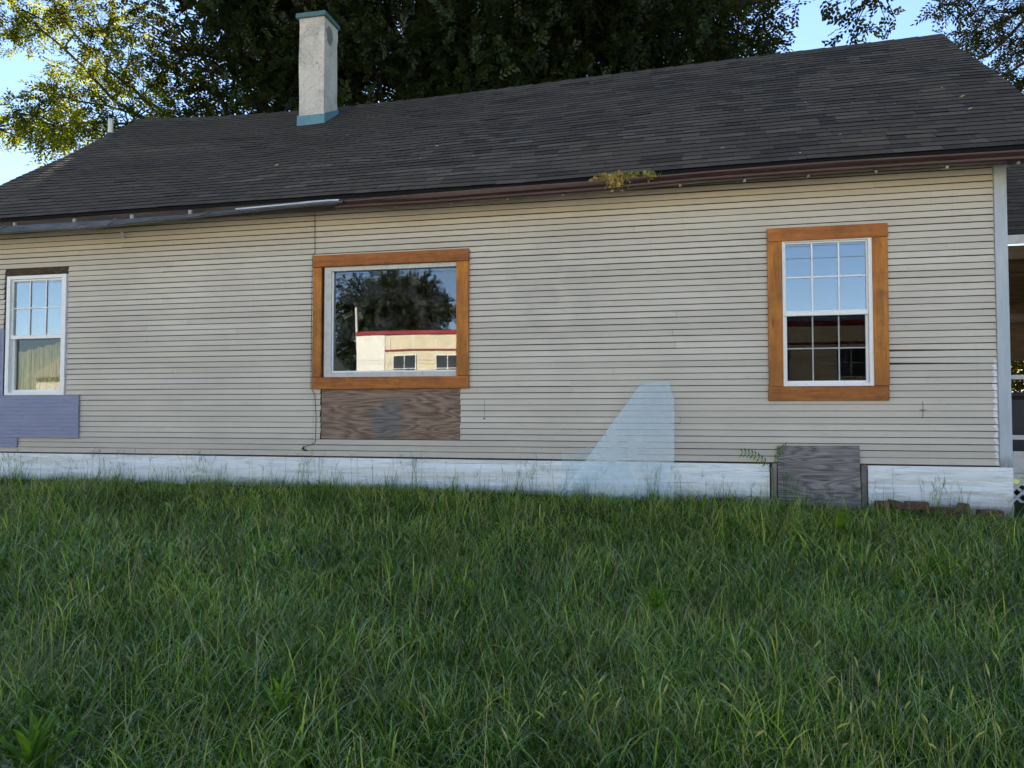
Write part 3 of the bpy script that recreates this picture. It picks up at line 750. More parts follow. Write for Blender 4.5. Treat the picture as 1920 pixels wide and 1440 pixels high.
box('chimney_cap', (chx0-0.045, chy0-0.045, 6.474), (chx1+0.030, chy1+0.03, 6.545), 'teal', chim, 0.006)
def chz(y, x=-8.3): return float(roof_pt(x, (y-YE)/(YR-YE))[2])
f0, f1 = chy0-0.016, chy1+0.014; t_ = 0.013
mesh_obj('flashing', [(chx0-t_, f0, chz(f0)-0.03), (chx1+t_, f0, chz(f0)-0.03), (chx1+t_, f0, 4.975), (chx0-t_, f0, 4.975),
                      (chx0-t_, chy0+0.03, chz(f0)-0.03), (chx1+t_, chy0+0.03, chz(f0)-0.03), (chx1+t_, chy0+0.03, 4.975), (chx0-t_, chy0+0.03, 4.975)],
         [(0, 1, 2, 3), (5, 4, 7, 6), (3, 2, 6, 7), (1, 5, 6, 2), (4, 0, 3, 7), (0, 4, 5, 1)], 'blue', chim)
for xs_ in (chx1+t_-0.001, chx0-t_-0.009):
    a_ = [(f0+0.002, chz(f0)-0.03), (f1, chz(f1)-0.03), (f1, 5.215), (f0+0.002, 4.985)]
    mesh_obj('flashing', [(xs_, y, z) for y, z in a_]+[(xs_+0.010, y, z) for y, z in a_], [(3, 2, 1, 0), (4, 5, 6, 7), (0, 1, 5, 4), (1, 2, 6, 5), (2, 3, 7, 6), (3, 0, 4, 7)], 'blue', chim)
hexp = [(2.60, 6.30), (2.66, 6.38), (2.76, 6.36), (2.80, 6.24), (2.73, 6.10), (2.63, 6.14)]
mesh_obj('mortar_patch', [(chx1+0.004, y, z) for y, z in hexp]+[(chx1+0.014, y, z) for y, z in hexp],
         [tuple(range(6, 12)), tuple(range(5, -1, -1))]+[(i, (i+1) % 6, (i+1) % 6+6, i+6) for i in range(6)], 'mortar', chim)
# vent pipe
vb = roof_pt(-11.82, 0.76); 
vp = tubes('vent_pipe', [([vb-np.array([0, 0, 0.1]), vb+np.array([0, 0, 0.16]), vb+np.array([0, 0, 0.31]), vb+np.array([0.0, 0, 0.312])], [0.040, 0.040, 0.040, 0.028])], 'pvc', house, 14)
tubes('pipe_boot', [([vb+np.array([0, 0.05, -0.09]), vb+np.array([0, 0.02, -0.03]), vb+np.array([0, 0.005, 0.03]), vb+np.array([0, 0, 0.085])], [0.15, 0.125, 0.075, 0.043])], 'boot', vp, 14)

# ------------------------------------------------------------------ windows
def sash(win, x0, x1, z0, z1, yf, rail, mat, name='sash'):
    lst = [((x0, yf, z0), (x0+rail, yf+0.035, z1)), ((x1-rail, yf, z0), (x1, yf+0.035, z1)), ((x0+rail, yf+0.001, z0), (x1-rail, yf+0.035, z0+rail)), ((x0+rail, yf+0.001, z1-rail), (x1-rail, yf+0.035, z1))]
    return boxes(name, lst, mat, win)
def pane(win, x0, x1, z0, z1, y, mat, tilt=0.0):
    return mesh_obj('pane', [(x0, y, z0), (x1, y+tilt, z0), (x1, y+tilt, z1), (x0, y, z1)]+[(x0, y+0.004, z0), (x1, y+0.004+tilt, z0), (x1, y+0.004+tilt, z1), (x0, y+0.004, z1)],
                    [(0, 1, 2, 3), (7, 6, 5, 4), (0, 4, 5, 1), (1, 5, 6, 2), (2, 6, 7, 3), (3, 7, 4, 0)], mat, win)
def muntins(win, x0, x1, z0, z1, y, mat, w=0.016, nx=3, nz=2):
    for i in range(1, nx):
        x = x0+(x1-x0)*i/nx; box('muntin', (x-w/2, y, z0), (x+w/2, y+0.010, z1), mat, win, 0.002)
    for k in range(1, nz):
        z = z0+(z1-z0)*k/nz; box('muntin', (x0, y+0.0012, z-w/2), (x1, y+0.0088, z+w/2), mat, win, 0.002)
def frame_obj(name, x0, x1, z0, z1, y0, y1, ws, mat, parent):
    l, r, b, tp = ws
    return boxes(name, [((x0, y0, z0), (x0+l, y1, z1)), ((x1-r, y0, z0), (x1, y1, z1)), ((x0+l, y0+0.001, z0), (x1-r, y1-0.001, z0+b)), ((x0+l, y0+0.001, z1-tp), (x1-r, y1-0.001, z1))], mat, parent)

# double-hung window with stained trim
w = frame_obj('window', -1.892, -1.063, 0.752, 2.188, -0.028, 0.075, (0.022, 0.038, 0.030, 0.014), 'vinyl', house)
w['label'] = 'white double hung window with orange stained trim'
sash(w, -1.869, -1.102, 1.462, 2.172, 0.0, 0.014, 'vinyl'); sash(w, -1.869, -1.102, 0.783, 1.466, 0.022, 0.022, 'vinyl')
box('meeting_rail', (-1.869, -0.012, 1.443), (-1.102, 0.03, 1.492), 'vinyl', w, 0.003)
pane(w, -1.857, -1.114, 1.47, 2.16, 0.018, 'glass'); pane(w, -1.857, -1.114, 0.795, 1.455, 0.040, 'glass_screen')
muntins(w, -1.855, -1.116, 1.492, 2.158, 0.006, 'vinyl'); muntins(w, -1.847, -1.124, 0.805, 1.443, 0.030, 'muntin_grey', 0.012)
box('trim_board', (-2.030, -0.046, 2.182), (-0.924, -0.0175, 2.313), 'trim_x', w, 0.004, 0.002)
box('trim_board', (-2.033, -0.046, 0.610), (-0.934, -0.0175, 0.748), 'trim_x', w, 0.004, 0.002)
box('trim_board', (-2.029, -0.044, 0.750), (-1.890, -0.0175, 2.180), 'trim_z', w, 0.004, 0.002)
box('trim_board', (-1.066, -0.044, 0.750), (-0.928, -0.0175, 2.180), 'trim_z', w, 0.004, 0.002)

# picture window
w = frame_obj('window', -6.802, -5.222, 0.885, 2.128, -0.012, 0.09, (0.085, 0.018, 0.055, 0.045), 'old_white', house)
w['label'] = 'single pane picture window with orange stained trim'
box('stop_bead', (-6.717, 0.004, 0.94), (-6.700, 0.03, 2.083), 'vinyl', w, 0.003)
box('stop_bead', (-6.700, 0.004, 0.94), (-5.240, 0.03, 0.958), 'vinyl', w, 0.003)
pane(w, -6.717, -5.240, 0.938, 2.085, 0.034, 'glass_pic')
box('trim_board', (-6.930, -0.050, 2.130), (-5.098, -0.0175, 2.264), 'trim_x', w, 0.004, 0.003)
box('trim_board', (-6.930, -0.052, 0.755), (-5.098, -0.0175, 0.888), 'trim_x', w, 0.004, 0.003)
box('trim_board', (-6.929, -0.048, 0.890), (-6.824, -0.0175, 2.128), 'trim_z', w, 0.004, 0.002)
box('trim_board', (-5.238, -0.048, 0.890), (-5.100, -0.0175, 2.128), 'trim_z', w, 0.004, 0.002)

# untrimmed window
w = frame_obj('window', -11.112, -10.236, 0.706, 2.192, -0.034, 0.075, (0.052, 0.060, 0.030, 0.040), 'vinyl', house)
w['label'] = 'white untrimmed double hung window with curtain'
sash(w, -11.058, -10.298, 1.425, 2.150, -0.002, 0.022, 'vinyl'); sash(w, -11.058, -10.298, 0.738, 1.440, 0.022, 0.034, 'vinyl')
box('meeting_rail', (-11.058, -0.014, 1.405), (-10.298, 0.03, 1.452), 'vinyl', w, 0.003)
pane(w, -11.04, -10.315, 1.44, 2.132, 0.016, 'glass_pale'); pane(w, -11.03, -10.33, 0.77, 1.41, 0.042, 'glass_clear')
muntins(w, -11.036, -10.320, 1.452, 2.128, 0.004, 'vinyl')
# raw opening timber above and beside it
box('header_timber', (-11.160, -0.004, 2.196), (-10.47, 0.011, 2.262), 'sheath', w, 0.002)
# pleated curtain behind the lower sash, its top edge slanting
V = []; n = 240
for i in range(n+1):
    u = i/n; x = -11.02+0.68*u; yy = 0.105-0.045*abs(math.sin(u*62+1.2*math.sin(u*9)))**0.6; zt = 1.24+0.13*u+0.01*math.sin(u*31)
    V += [(x, yy, 0.76), (x+0.01*math.sin(u*60), yy+0.004, 1.0), (x, yy, zt)]
cur = mesh_obj('curtain', V, [(i*3+j, i*3+3+j, i*3+4+j, i*3+1+j) for i in range(n) for j in range(2)], 'curtain')
cur.modifiers.new('thickness', 'SOLIDIFY').thickness = 0.002
tag(cur, 'yellow pleated curtain hanging slanted behind the lower glass of the untrimmed window', 'curtain')

# plywood infill under the picture window, boards as one sheet with saw grooves
box('plywood_panel', (-6.826, -0.010, 0.197), (-5.200, 0.010, 0.752), 'ply_brown', house, 0.003)['label'] = 'weathered brown plywood infill'
# purple patches
def patch(x0, x1, z0, z1, vert=False):
    lst = []; y0 = -0.036; n = int(((x1-x0) if vert else (z1-z0))/0.048+0.5)
    V = []; prof = []
    L = (x1-x0) if vert else (z1-z0)
    for i in range(n):
        a_, b_ = i*L/n, (i+1)*L/n
        prof += [(a_, y0+0.003), (a_+0.005, y0), (b_-0.003, y0)]
    prof.append((L, y0+0.003))
    for u, y in prof: V += [(x0+u, y, z0), (x0+u, y, z1)] if vert else [(x0, y, z0+u), (x1, y, z0+u)]
    m = len(prof)
    Fc = [((2*i, 2*i+2, 2*i+3, 2*i+1) if vert else (2*i, 2*i+1, 2*i+3, 2*i+2)) for i in range(m-1)]
    o = mesh_obj('patch_panel', V, Fc, 'purple', house)
    md = o.modifiers.new('thickness', 'SOLIDIFY'); md.thickness = 0.012; md.offset = -1
    o['label'] = 'purple painted grooved patch board'
patch(-11.80, -10.016, 0.178, 0.702); patch(-11.80, -10.903, 0.060, 0.176); patch(-11.80, -11.132, 0.705, 1.537, True)

# crawl space door: silvered plywood leaning in a gap, metal channels
door = mesh_obj('crawl_space_door', [(-1.962, -0.105, -0.62), (-1.209, -0.105, -0.62), (-1.207, -0.032, 0.176), (-1.957, -0.032, 0.170),
                                     (-1.962, -0.087, -0.62), (-1.209, -0.087, -0.62), (-1.207, -0.0185, 0.176), (-1.957, -0.0185, 0.170)],
                [(0, 1, 2, 3), (7, 6, 5, 4), (0, 4, 5, 1), (1, 5, 6, 2), (2, 6, 7, 3), (3, 7, 4, 0)], 'ply_grey', house)
door['label'] = 'silvered grey plywood sheet over the crawl space'
for a_, b_ in ((-2.005, -1.966), (-1.198, -1.150)):
    boxes('metal_channel', [((a_, -0.052, -0.75), (b_, -0.046, -0.004)), ((a_, -0.0455, -0.75), (a_+0.008, 0.02, -0.004))], 'galv' if a_ > -1.5 else 'corner', door)
box('vent_block', (-2.024, -0.03, -0.7), (-2.010, 0.1, -0.02), 'fascia', house, 0.002)

# ------------------------------------------------------------------ side porch
porch = thing('side_porch', 'open side porch with dark shingle roof and white lattice skirt beyond the corner', 'porch', (2.0, 2.5, -0.5))
py = 1.5
V = [(0.14, py-0.12, 2.44), (4.4, py-0.12, 2.44), (4.4, 5.2, 4.92), (0.14, 5.2, 4.92)]
pr = mesh_obj('porch_roof', V+[(x, y, z-0.05) for x, y, z in V], [(0, 1, 2, 3), (7, 6, 5, 4), (0, 4, 5, 1), (1, 5, 6, 2), (2, 6, 7, 3), (3, 7, 4, 0)], 'shingle_edge', porch)
nrm = np.array([0, -0.545, 0.838]); sv = np.array([0, 3.82, 2.48]); Ls = np.linalg.norm(sv); sv = sv/Ls
for r_ in range(int(Ls/0.127)):
    x = 0.14-random.random()*0.2
    while x < 4.4:
        w_ = random.choice([0.2, 0.28, 0.34]); xa, xb = max(0.14, x), min(4.4, x+w_); x += w_
        if xb-xa < 0.02 or xa > 2.2: continue
        p0 = np.array([0, py-0.13, 2.435])+sv*(r_*0.127); p1 = p0+sv*0.155
        c4 = [p0+[xa, 0, 0]+nrm*0.009, p0+[xb-0.002, 0, 0]+nrm*0.009, p1+[xb-0.002, 0, 0]+nrm*0.003, p1+[xa, 0, 0]+nrm*0.003, p0+[xa, 0, 0]-nrm*0.002, p0+[xb-0.002, 0, 0]-nrm*0.002]
        mesh_obj('shingle', [list(q) for q in c4], TF, ['shingle', 'shingle_edge'], pr, mat_idx=[0, 1, 1, 1], attrs={'tone': [random.uniform(0.2, 0.75)]*4})
box('fascia_board', (0.14, py-0.145, 2.335), (4.4, py-0.122, 2.432), 'porch_white', porch, 0.004)
box('porch_beam', (0.14, py-0.06, 2.18), (4.4, py+0.06, 2.330), 'timber', porch, 0.004)
for k in range(9):
    y = py+0.35+k*0.33
    box('ceiling_joist', (0.125, y, 2.11), (4.3, y+0.045, 2.258), 'timber', porch, 0.003)
box('porch_ceiling', (0.125, py+0.1, 2.26), (4.35, 5.1, 2.30), 'timber', porch, 0.003)
box('added_back_panel', (0.125, 5.0, 1.28), (4.35, 5.1, 2.258), 'timber', porch, 0.003)  # dark panel added to shut out the bright sky behind the porch
box('tie_beam', (0.125, py+0.15, 1.50), (4.3, py+0.24, 1.60), 'timber', porch, 0.004)
box('porch_post', (0.985, py-0.05, 0.02), (1.075, py+0.04, 2.18), 'porch_white', porch, 0.004)
box('porch_post', (3.60, py-0.05, 0.02), (3.69, py+0.04, 2.18), 'porch_white', porch, 0.004)
box('hand_rail', (0.125, py-0.02, 0.86), (3.60, py+0.05, 0.91), 'porch_white', porch, 0.004)
box('bottom_rail', (0.125, py-0.02, 0.20), (3.60, py+0.05, 0.25), 'porch_white', porch, 0.004)
box('deck', (0.12, py-0.03, -0.06), (4.3, 4.4, 0.0), 'timber', porch, 0.004)
box('rim_board', (0.112, py-0.06, -0.16), (4.3, py-0.032, 0.075), 'porch_white', porch, 0.004)
lat = boxes('lattice_panel', [((0.112, py-0.05, -0.21), (4.3, py-0.02, -0.165)), ((0.112, py-0.05, -0.72), (4.3, py-0.02, -0.66))], 'porch_white', porch)
for dirn, yy in ((1, py-0.049), (-1, py-0.040)):
    for k in range(11):
        x0 = 0.10+k*0.115 if dirn > 0 else 0.62+k*0.115-0.52+0.46
        z0, z1 = -0.66, -0.21; L = z1-z0; xa, xb = (x0-0.35, x0-0.35+L) if dirn > 0 else (x0, x0-L)
        hw = 0.020
        pts = [(xa-hw, z0), (xa+hw, z0), (xb+hw, z1), (xb-hw, z1)]
        if min(p[0] for p in pts) < 0.112: continue
        prism('lattice_slat', pts, yy, yy+0.007, 'porch_white', lat)
# things stored on the porch, seen as dark shapes
bn = thing('storage_bin', 'dark plastic bin standing on the side porch', 'bin', (0.95, 2.6, 0.0))
box('bin_body', (0.55, 2.3, 0.0), (1.35, 2.9, 0.68), 'boot', bn, 0.03); box('lid', (0.52, 2.27, 0.682), (1.38, 2.93, 0.74), 'boot', bn, 0.02)

# ------------------------------------------------------------------ small things on and by the wall
cab = tubes('cable', [([(-6.925, -0.03, 2.86), (-6.922, -0.026, 2.7), (-6.918, -0.024, 2.3), (-6.931, -0.058, 2.26), (-6.934, -0.060, 1.5), (-6.932, -0.06, 0.76), (-6.90, -0.028, 0.70), (-6.884, -0.026, 0.45), (-6.889, -0.025, 0.16), (-6.96, -0.027, 0.125), (-7.03, -0.028, 0.105)], 0.0035)], 'cable', None, 6)
tag(cab, 'thin dark cable running down the siding beside the picture window', 'cable')
plug = tubes('plug', [([(-7.03, -0.028, 0.105), (-7.045, -0.03, 0.09), (-7.02, -0.032, 0.07), (-6.985, -0.03, 0.066)], [0.012, 0.015, 0.011, 0.007])], 'cable', cab, 8)
ins = tubes('insulator', [([(-9.44, -0.012, 2.60), (-9.44, -0.05, 2.605), (-9.44, -0.052, 2.63), (-9.44, -0.055, 2.66)], [0.012, 0.018, 0.028, 0.016])], 'porcelain', None, 10)
tag(ins, 'small white porcelain knob on the siding under the old gutter', 'insulator')
hook = tubes('wall_hook', [([(-0.64, -0.012, 0.60), (-0.64, -0.022, 0.56), (-0.642, -0.022, 0.48), (-0.645, -0.02, 0.44)], 0.0025), ([(-0.67, -0.022, 0.52), (-0.61, -0.022, 0.52)], 0.0025)], 'cable', None, 6)
tag(hook, 'small black cross shaped hook on the siding near the corner', 'hook')
nailrod = tubes('nail_rod', [([(-4.93, -0.014, 0.63), (-4.928, -0.02, 0.5), (-4.93, -0.022, 0.43)], 0.0016), ([(-4.94, -0.02, 0.43), (-4.92, -0.024, 0.425)], 0.006)], 'cable', None, 6)
tag(nailrod, 'thin rusty rod hanging on the siding beside the plywood infill', 'rod')

# milky plastic sheets leaning on the wall
def lean_sheet(name, poly, yb, yt, mat, bow=0.02):
    zb = min(z for x, z in poly); zt = max(z for x, z in poly); xm = sum(x for x, z in poly)/len(poly)
    bm = bmesh.new()
    def Y(x, z): 
        u = (z-zb)/(zt-zb); return yb+(yt-yb)*u-bow*math.sin(math.pi*u)-bow*0.6*math.sin((x-xm)*2.2)*(1-u)
    vs = [bm.verts.new((x, 0, z)) for x, z in poly]; bm.faces.new(vs)
    for k in range(1, 9):
        z = zb+(zt-zb)*k/9
        bmesh.ops.bisect_plane(bm, geom=bm.verts[:]+bm.edges[:]+bm.faces[:], plane_co=(0, 0, z), plane_no=(0, 0, 1))
    for v in bm.verts: v.co.y = Y(v.co.x, v.co.z)
    me = bpy.data.meshes.new(name); bm.to_mesh(me); bm.free(); me.materials.append(MAT[mat])
    o = link(bpy.data.objects.new(name, me)); o.modifiers.new('thickness', 'SOLIDIFY').thickness = 0.003
    return o
s1 = lean_sheet('plastic_sheet', [(-4.20, -0.46), (-4.02, -0.27), (-3.70, 0.19), (-3.31, 0.735), (-3.27, 0.785), (-3.20, 0.80), (-2.99, 0.80), (-2.972, 0.70), (-2.938, 0.63), (-2.95, -0.46)], -0.17, -0.035, 'sheet')
tag(s1, 'pale blue milky plastic sheet with a slanted edge leaning on the siding', 'plastic sheet')
s2 = lean_sheet('plastic_sheet', [(-4.11, -0.46), (-4.085, 0.10), (-3.98, 0.055), (-3.78, 0.168), (-3.64, 0.11), (-3.40, -0.02), (-3.25, -0.46)], -0.075, -0.035, 'sheet_thin', 0.004)
tag(s2, 'short nearly clear plastic sheet standing behind the taller blue sheet', 'plastic sheet')

# loose bricks along the foundation
BR = [(-1.00, -0.15, -0.345, 8, 0.0), (-0.90, -0.16, -0.345, 35, 0.25), (-0.745, -0.15, -0.345, -6, 0.0), (-0.60, -0.12, -0.395, 4, 0.0), (-0.42, -0.15, -0.40, -12, 0.1), (-0.36, -0.17, -0.36, 70, 0.3), (-0.13, -0.14, -0.405, 3, 0.0), (-2.48, -0.10, -0.36, 2, 0)]
LB = ['loose brick lying first along the foundation right of the crawl space door', 'tilted loose brick leaning second from the crawl space door', 'upright looking brick third from the crawl space door',
      'low sunken brick just right of the third brick by the foundation', 'half buried brick between the foundation middle and the corner', 'short brick standing on end near the corner of the foundation',
      'flat brick nearest the corner board at the foundation foot', 'lone dark brick at the foundation left of the crawl space door']
def brick_mesh():
    bm = bmesh.new(); vs = [bm.verts.new(v) for v in boxv((-0.1, -0.05, -0.032), (0.1, 0.05, 0.032))]
    for f in BOXF: bm.faces.new([vs[i] for i in f])
    bmesh.ops.bevel(bm, geom=list(bm.edges), offset=0.006, segments=2, affect='EDGES')
    me = bpy.data.meshes.new('loose_brick'); bm.to_mesh(me); bm.free(); me.materials.append(MAT['brick']); return me
bmsh = brick_mesh()
for (x, y, z, rz, ry), lb in zip(BR, LB):
    o = bpy.data.objects.new('loose_brick', bmsh); o.location = (x, y, z-0.022); o.rotation_euler = (0.05, ry, math.radians(rz)); COL.objects.link(o)
    if 'on end' in lb: o.scale = (0.5, 1, 1.3)
    tag(o, lb, 'brick', 'bricks by the foundation')

# ------------------------------------------------------------------ foliage helpers
def leaf_cloud(pos, dirs, size, tone, template):
    """place copies of a twig template (k leaves x 4 verts) at pos; dirs = main axis; returns V, F, tone per face"""
    n = len(pos); d = dirs/np.linalg.norm(dirs, axis=1, keepdims=True)
    up = RNG.normal(size=(n, 3))*0.55+np.array([0, 0, 1.0])
    s = np.cross(d, up); s /= np.linalg.norm(s, axis=1, keepdims=True)+1e-9
    u = np.cross(s, d)
    T = template  # (m, 3) local: x along twig, y side, z up
    Vv = pos[:, None, :]+size[:, None, None]*(T[None, :, 0, None]*d[:, None, :]+T[None, :, 1, None]*s[:, None, :]+T[None, :, 2, None]*u[:, None, :])
    m = len(T); nl = m//4
    V = Vv.reshape(-1, 3)
    base = (np.arange(n)[:, None, None]*m+np.arange(nl)[None, :, None]*4)
    Ft = np.concatenate([base+np.array([0, 1, 2])[None, None, :], base+np.array([0, 2, 3])[None, None, :]], 2).reshape(-1, 3)
    tf = np.repeat(np.clip(tone[:, None]+RNG.normal(size=(n, nl))*0.16, 0, 1).reshape(-1), 2)
    return V, Ft, tf

def twig_template(k, length, ll, lw, droop=0.25, pinnate=False):
    T = []
    for i in range(k):
        if pinnate:
            j = (i//2); f = (j+1)/(k//2+1); side = 1 if i % 2 else -1
            if i == k-1: side = 0; f = 1.0
            ang = 0.95
        else:
            f = (i+0.6)/k; side = 1 if i % 2 else -1; ang = random.uniform(0.5, 1.1)
        bx = np.array([f*length, 0, -droop*length*f*f])
        dx = np.array([math.cos(ang) if side else 1.0, side*math.sin(ang), random.uniform(-0.45, 0.15)]); dx /= np.linalg.norm(dx)
        sd = np.cross(dx, [0, 0, 1]); sd /= np.linalg.norm(sd); un = np.cross(sd, dx)
        l = ll*random.uniform(0.8, 1.15); w_ = lw*random.uniform(0.85, 1.15)
        T += [bx, bx+dx*l*0.45+sd*w_/2+un*0.15*w_, bx+dx*l, bx+dx*l*0.45-sd*w_/2+un*0.15*w_]
    return np.array(T)

def crown_obj(name, clumps, per, tmpl, mat, parent, spread=(1, 1, 0.75), size=(0.8, 1.25), outward=None):
    """clumps: list of (center, radius, tone)"""
    P, D, S, T_ = [], [], [], []
    for c, r, tone in clumps:
        n = max(4, int(per*r**2))
        g = RNG.normal(size=(n, 3)); g /= np.linalg.norm(g, axis=1, keepdims=True)
        rad = r*RNG.random(n)**0.45
        off = g*rad[:, None]*np.array(spread)
        P.append(np.asarray(c)+off); dd = g*0.7+RNG.normal(size=(n, 3))*0.55; dd[:, 2] -= 0.25
        D.append(dd); S.append(RNG.uniform(size[0], size[1], n)); T_.append(np.clip(tone+RNG.normal(size=n)*0.1, 0, 1))
    V, Ft, tf = leaf_cloud(np.concatenate(P), np.concatenate(D), np.concatenate(S), np.concatenate(T_), tmpl)
    me = np_mesh(name, V, Ft, mat, attrs={'tone': tf})
    return link(bpy.data.objects.new(name, me), parent)

def bez(p0, p1, bend, n=7):
    p0 = np.asarray(p0, float); p1 = np.asarray(p1, float); m = (p0+p1)/2+np.asarray(bend, float)
    tt_ = np.linspace(0, 1, n)[:, None]; return (1-tt_)**2*p0+2*tt_*(1-tt_)*m+tt_**2*p1

def limbs_to(clumps, spine, parent, r0=0.05, name='branch', free=False):
    """one branch object per limb, from the nearest lower spine point to each clump"""
    lst = []
    spine = np.asarray(spine)
    for c, r, tone in clumps:
        c = np.asarray(c); d = np.linalg.norm(spine-c, axis=1)+(0 if free else np.maximum(0, spine[:, 2]-c[2]+0.3)*3)
        s = spine[np.argmin(d)]; L = np.linalg.norm(c-s)
        lst.append((bez(s, c, np.array([RNG.normal()*0.1*L, RNG.normal()*0.1*L, -0.05*L+RNG.normal()*0.06*L])), np.linspace(min(r0, 0.016*L+0.012), 0.006, 7)))
    return tubes(name, lst, 'bark', parent, 5)

def ellipsoid_clumps(center, radii, n, rlo, rhi, shell=0.55, tone=0.4, cut=None):
    out = []
    while len(out) < n:
        g = RNG.normal(size=3); g /= np.linalg.norm(g); q = g*(shell+(1-shell)*RNG.random()**0.6 if RNG.random() < 0.65 else RNG.random())
        p = np.asarray(center)+q*np.asarray(radii)
        if cut is not None and not cut(p): continue
        out.append((p, RNG.uniform(rlo, rhi), np.clip(tone+0.22*RNG.normal(), 0, 1)))
    return out

# ------------------------------------------------------------------ trees behind the house
TW_OAK = twig_template(9, 0.34, 0.115, 0.062, 0.2)
TW_ASH = twig_template(9, 0.30, 0.115, 0.042, 0.45, True)
def shade_tree(label, base, trunk_top, crown_c, crown_r, n, lean=(0, 0, 0), trunk_r=0.2, extra=(), cut=None, fork=None, dens=108, bough=()):
    tr = thing('shade_tree', label, 'tree', tuple(base), 'tall trees behind the house')
    base = np.asarray(base, float); top = np.asarray(trunk_top, float)
    sp = bez(base-np.array([0, 0, 0.3]), top, lean, 14); lst = [(sp, np.linspace(trunk_r, 0.05, 14))]
    spine = list(sp[4:])
    for fk in (fork or []):
        b_ = bez(sp[fk[0]], fk[1], (0, 0, 0.3), 9); lst.append((b_, np.linspace(trunk_r*0.5, 0.035, 9))); spine += list(b_[2:])
    tubes('trunk', lst, 'bark', tr, 10)
    cl = ellipsoid_clumps(crown_c, crown_r, n, 0.55, 0.95, cut=cut)+list(extra)
    cl += ellipsoid_clumps((crown_c[0], crown_c[1], 12.0), (crown_r[0]*0.95, crown_r[1], 2.2), 55, 0.7, 1.0, shell=0.1, cut=lambda p: proj(p)[1] < -20)  # unseen clumps added above the frame to keep sun off the roof
    limbs_to(cl, spine, tr)
    if bough:
        limbs_to(bough, b_[4:], tr, 0.016, free=True); cl = cl+list(bough)
    crown_obj('crown', cl, dens, TW_OAK, 'leaf_dark', tr)
    return tr
def pt(px, py, Y): return at(px, py, Y)
def below_line(p): return p[2] > 4.6
b1 = pt(462, 215, 9.0); b2 = pt(850, 190, 10.2); b3 = pt(1225, 130, 10.6)
e1 = [(pt(x, y, 9+RNG.uniform(-1.2, 1.5)), RNG.uniform(0.3, 0.5), 0.4) for x, y in [(335, 60), (360, 120), (350, 160), (335, 190), (410, 190), (430, 150), (395, 90), (310, 30), (290, 90), (520, 200), (545, 170), (500, 60), (540, 120), (330, 215), (250, 15), (275, 55), (235, 45), (300, 100), (215, 5), (310, 140), (265, 100), (290, 20)]]
shade_tree('dark leafy tree with a straight trunk left of the chimney', (b1[0], 9.0, -0.4), (b1[0]+0.4, 9.3, 11.5), (b1[0]+0.5, 9.4, 10.6), (2.9, 2.6, 4.0), 150, trunk_r=0.20,
           extra=e1, cut=lambda p: p[2] > 6.6, fork=[(7, (b1[0]-1.4, 9.2, 9.6)), (8, (b1[0]+1.9, 9.0, 10.2))], dens=92)
shade_tree('broad dense dark tree right behind the chimney', (b2[0]-0.6, 10.2, -0.4), (b2[0]-0.3, 10.4, 11.5), (b2[0]-0.5, 10.4, 9.5), (4.4, 3.0, 5.2), 235, trunk_r=0.26, extra=[((-9.7+dx_, 9.7+dy_, 9.9+dz_), 0.7, 0.35) for dx_, dy_, dz_ in ((0, 0, 0), (0.7, 0.3, 0.8), (-0.6, 0.2, 0.9), (0.2, -0.4, 1.7), (0.9, 0, -0.7), (-0.3, 0.5, -0.8))],  # extra clumps added to close a gap where sun reached the lawn
           cut=lambda p: p[2] > 4.4, fork=[(6, (b2[0]-2.6, 10.2, 9.4)), (7, (b2[0]+2.2, 10.0, 9.6))])
e3 = [(pt(x, y, 10.2+RNG.uniform(-0.8, 1.0)), RNG.uniform(0.32, 0.5), 0.35) for x, y in [(1440, 20), (1452, 45), (1425, 70), (1435, 98), (1400, 110), (1410, 40), (1390, 80), (1425, 2)]]
e3b = [(pt(x, y, 8.3+RNG.uniform(-0.3, 0.3)), r, 0.3) for x, y, r in [(1500, 3, 0.20), (1525, 1, 0.16), (1545, -4, 0.2), (1585, 5, 0.20), (1612, 18, 0.24), (1640, 12, 0.22), (1600, 42, 0.20), (1630, 42, 0.20), (1585, 60, 0.12), (1660, 35, 0.15), (1590, -30, 0.3), (1640, -30, 0.3), (1680, 40, 0.10), (1590, 72, 0.08)]]
shade_tree('dense dark tree with a bough hanging over the far end of the ridge', (b3[0], 10.6, -0.4), (b3[0]-0.2, 10.6, 11.5), (b3[0]-0.55, 10.7, 9.6), (3.75, 3.0, 5.2), 225, trunk_r=0.25,
           extra=e3, cut=lambda p: p[2] > 4.4 and proj(p)[0] < 1435, fork=[(7, (b3[0]+1.6, 10.2, 9.8)), (6, (b3[0]-2.4, 10.6, 9.4)), (11, tuple(pt(1640, -40, 8.3)))], bough=e3b)

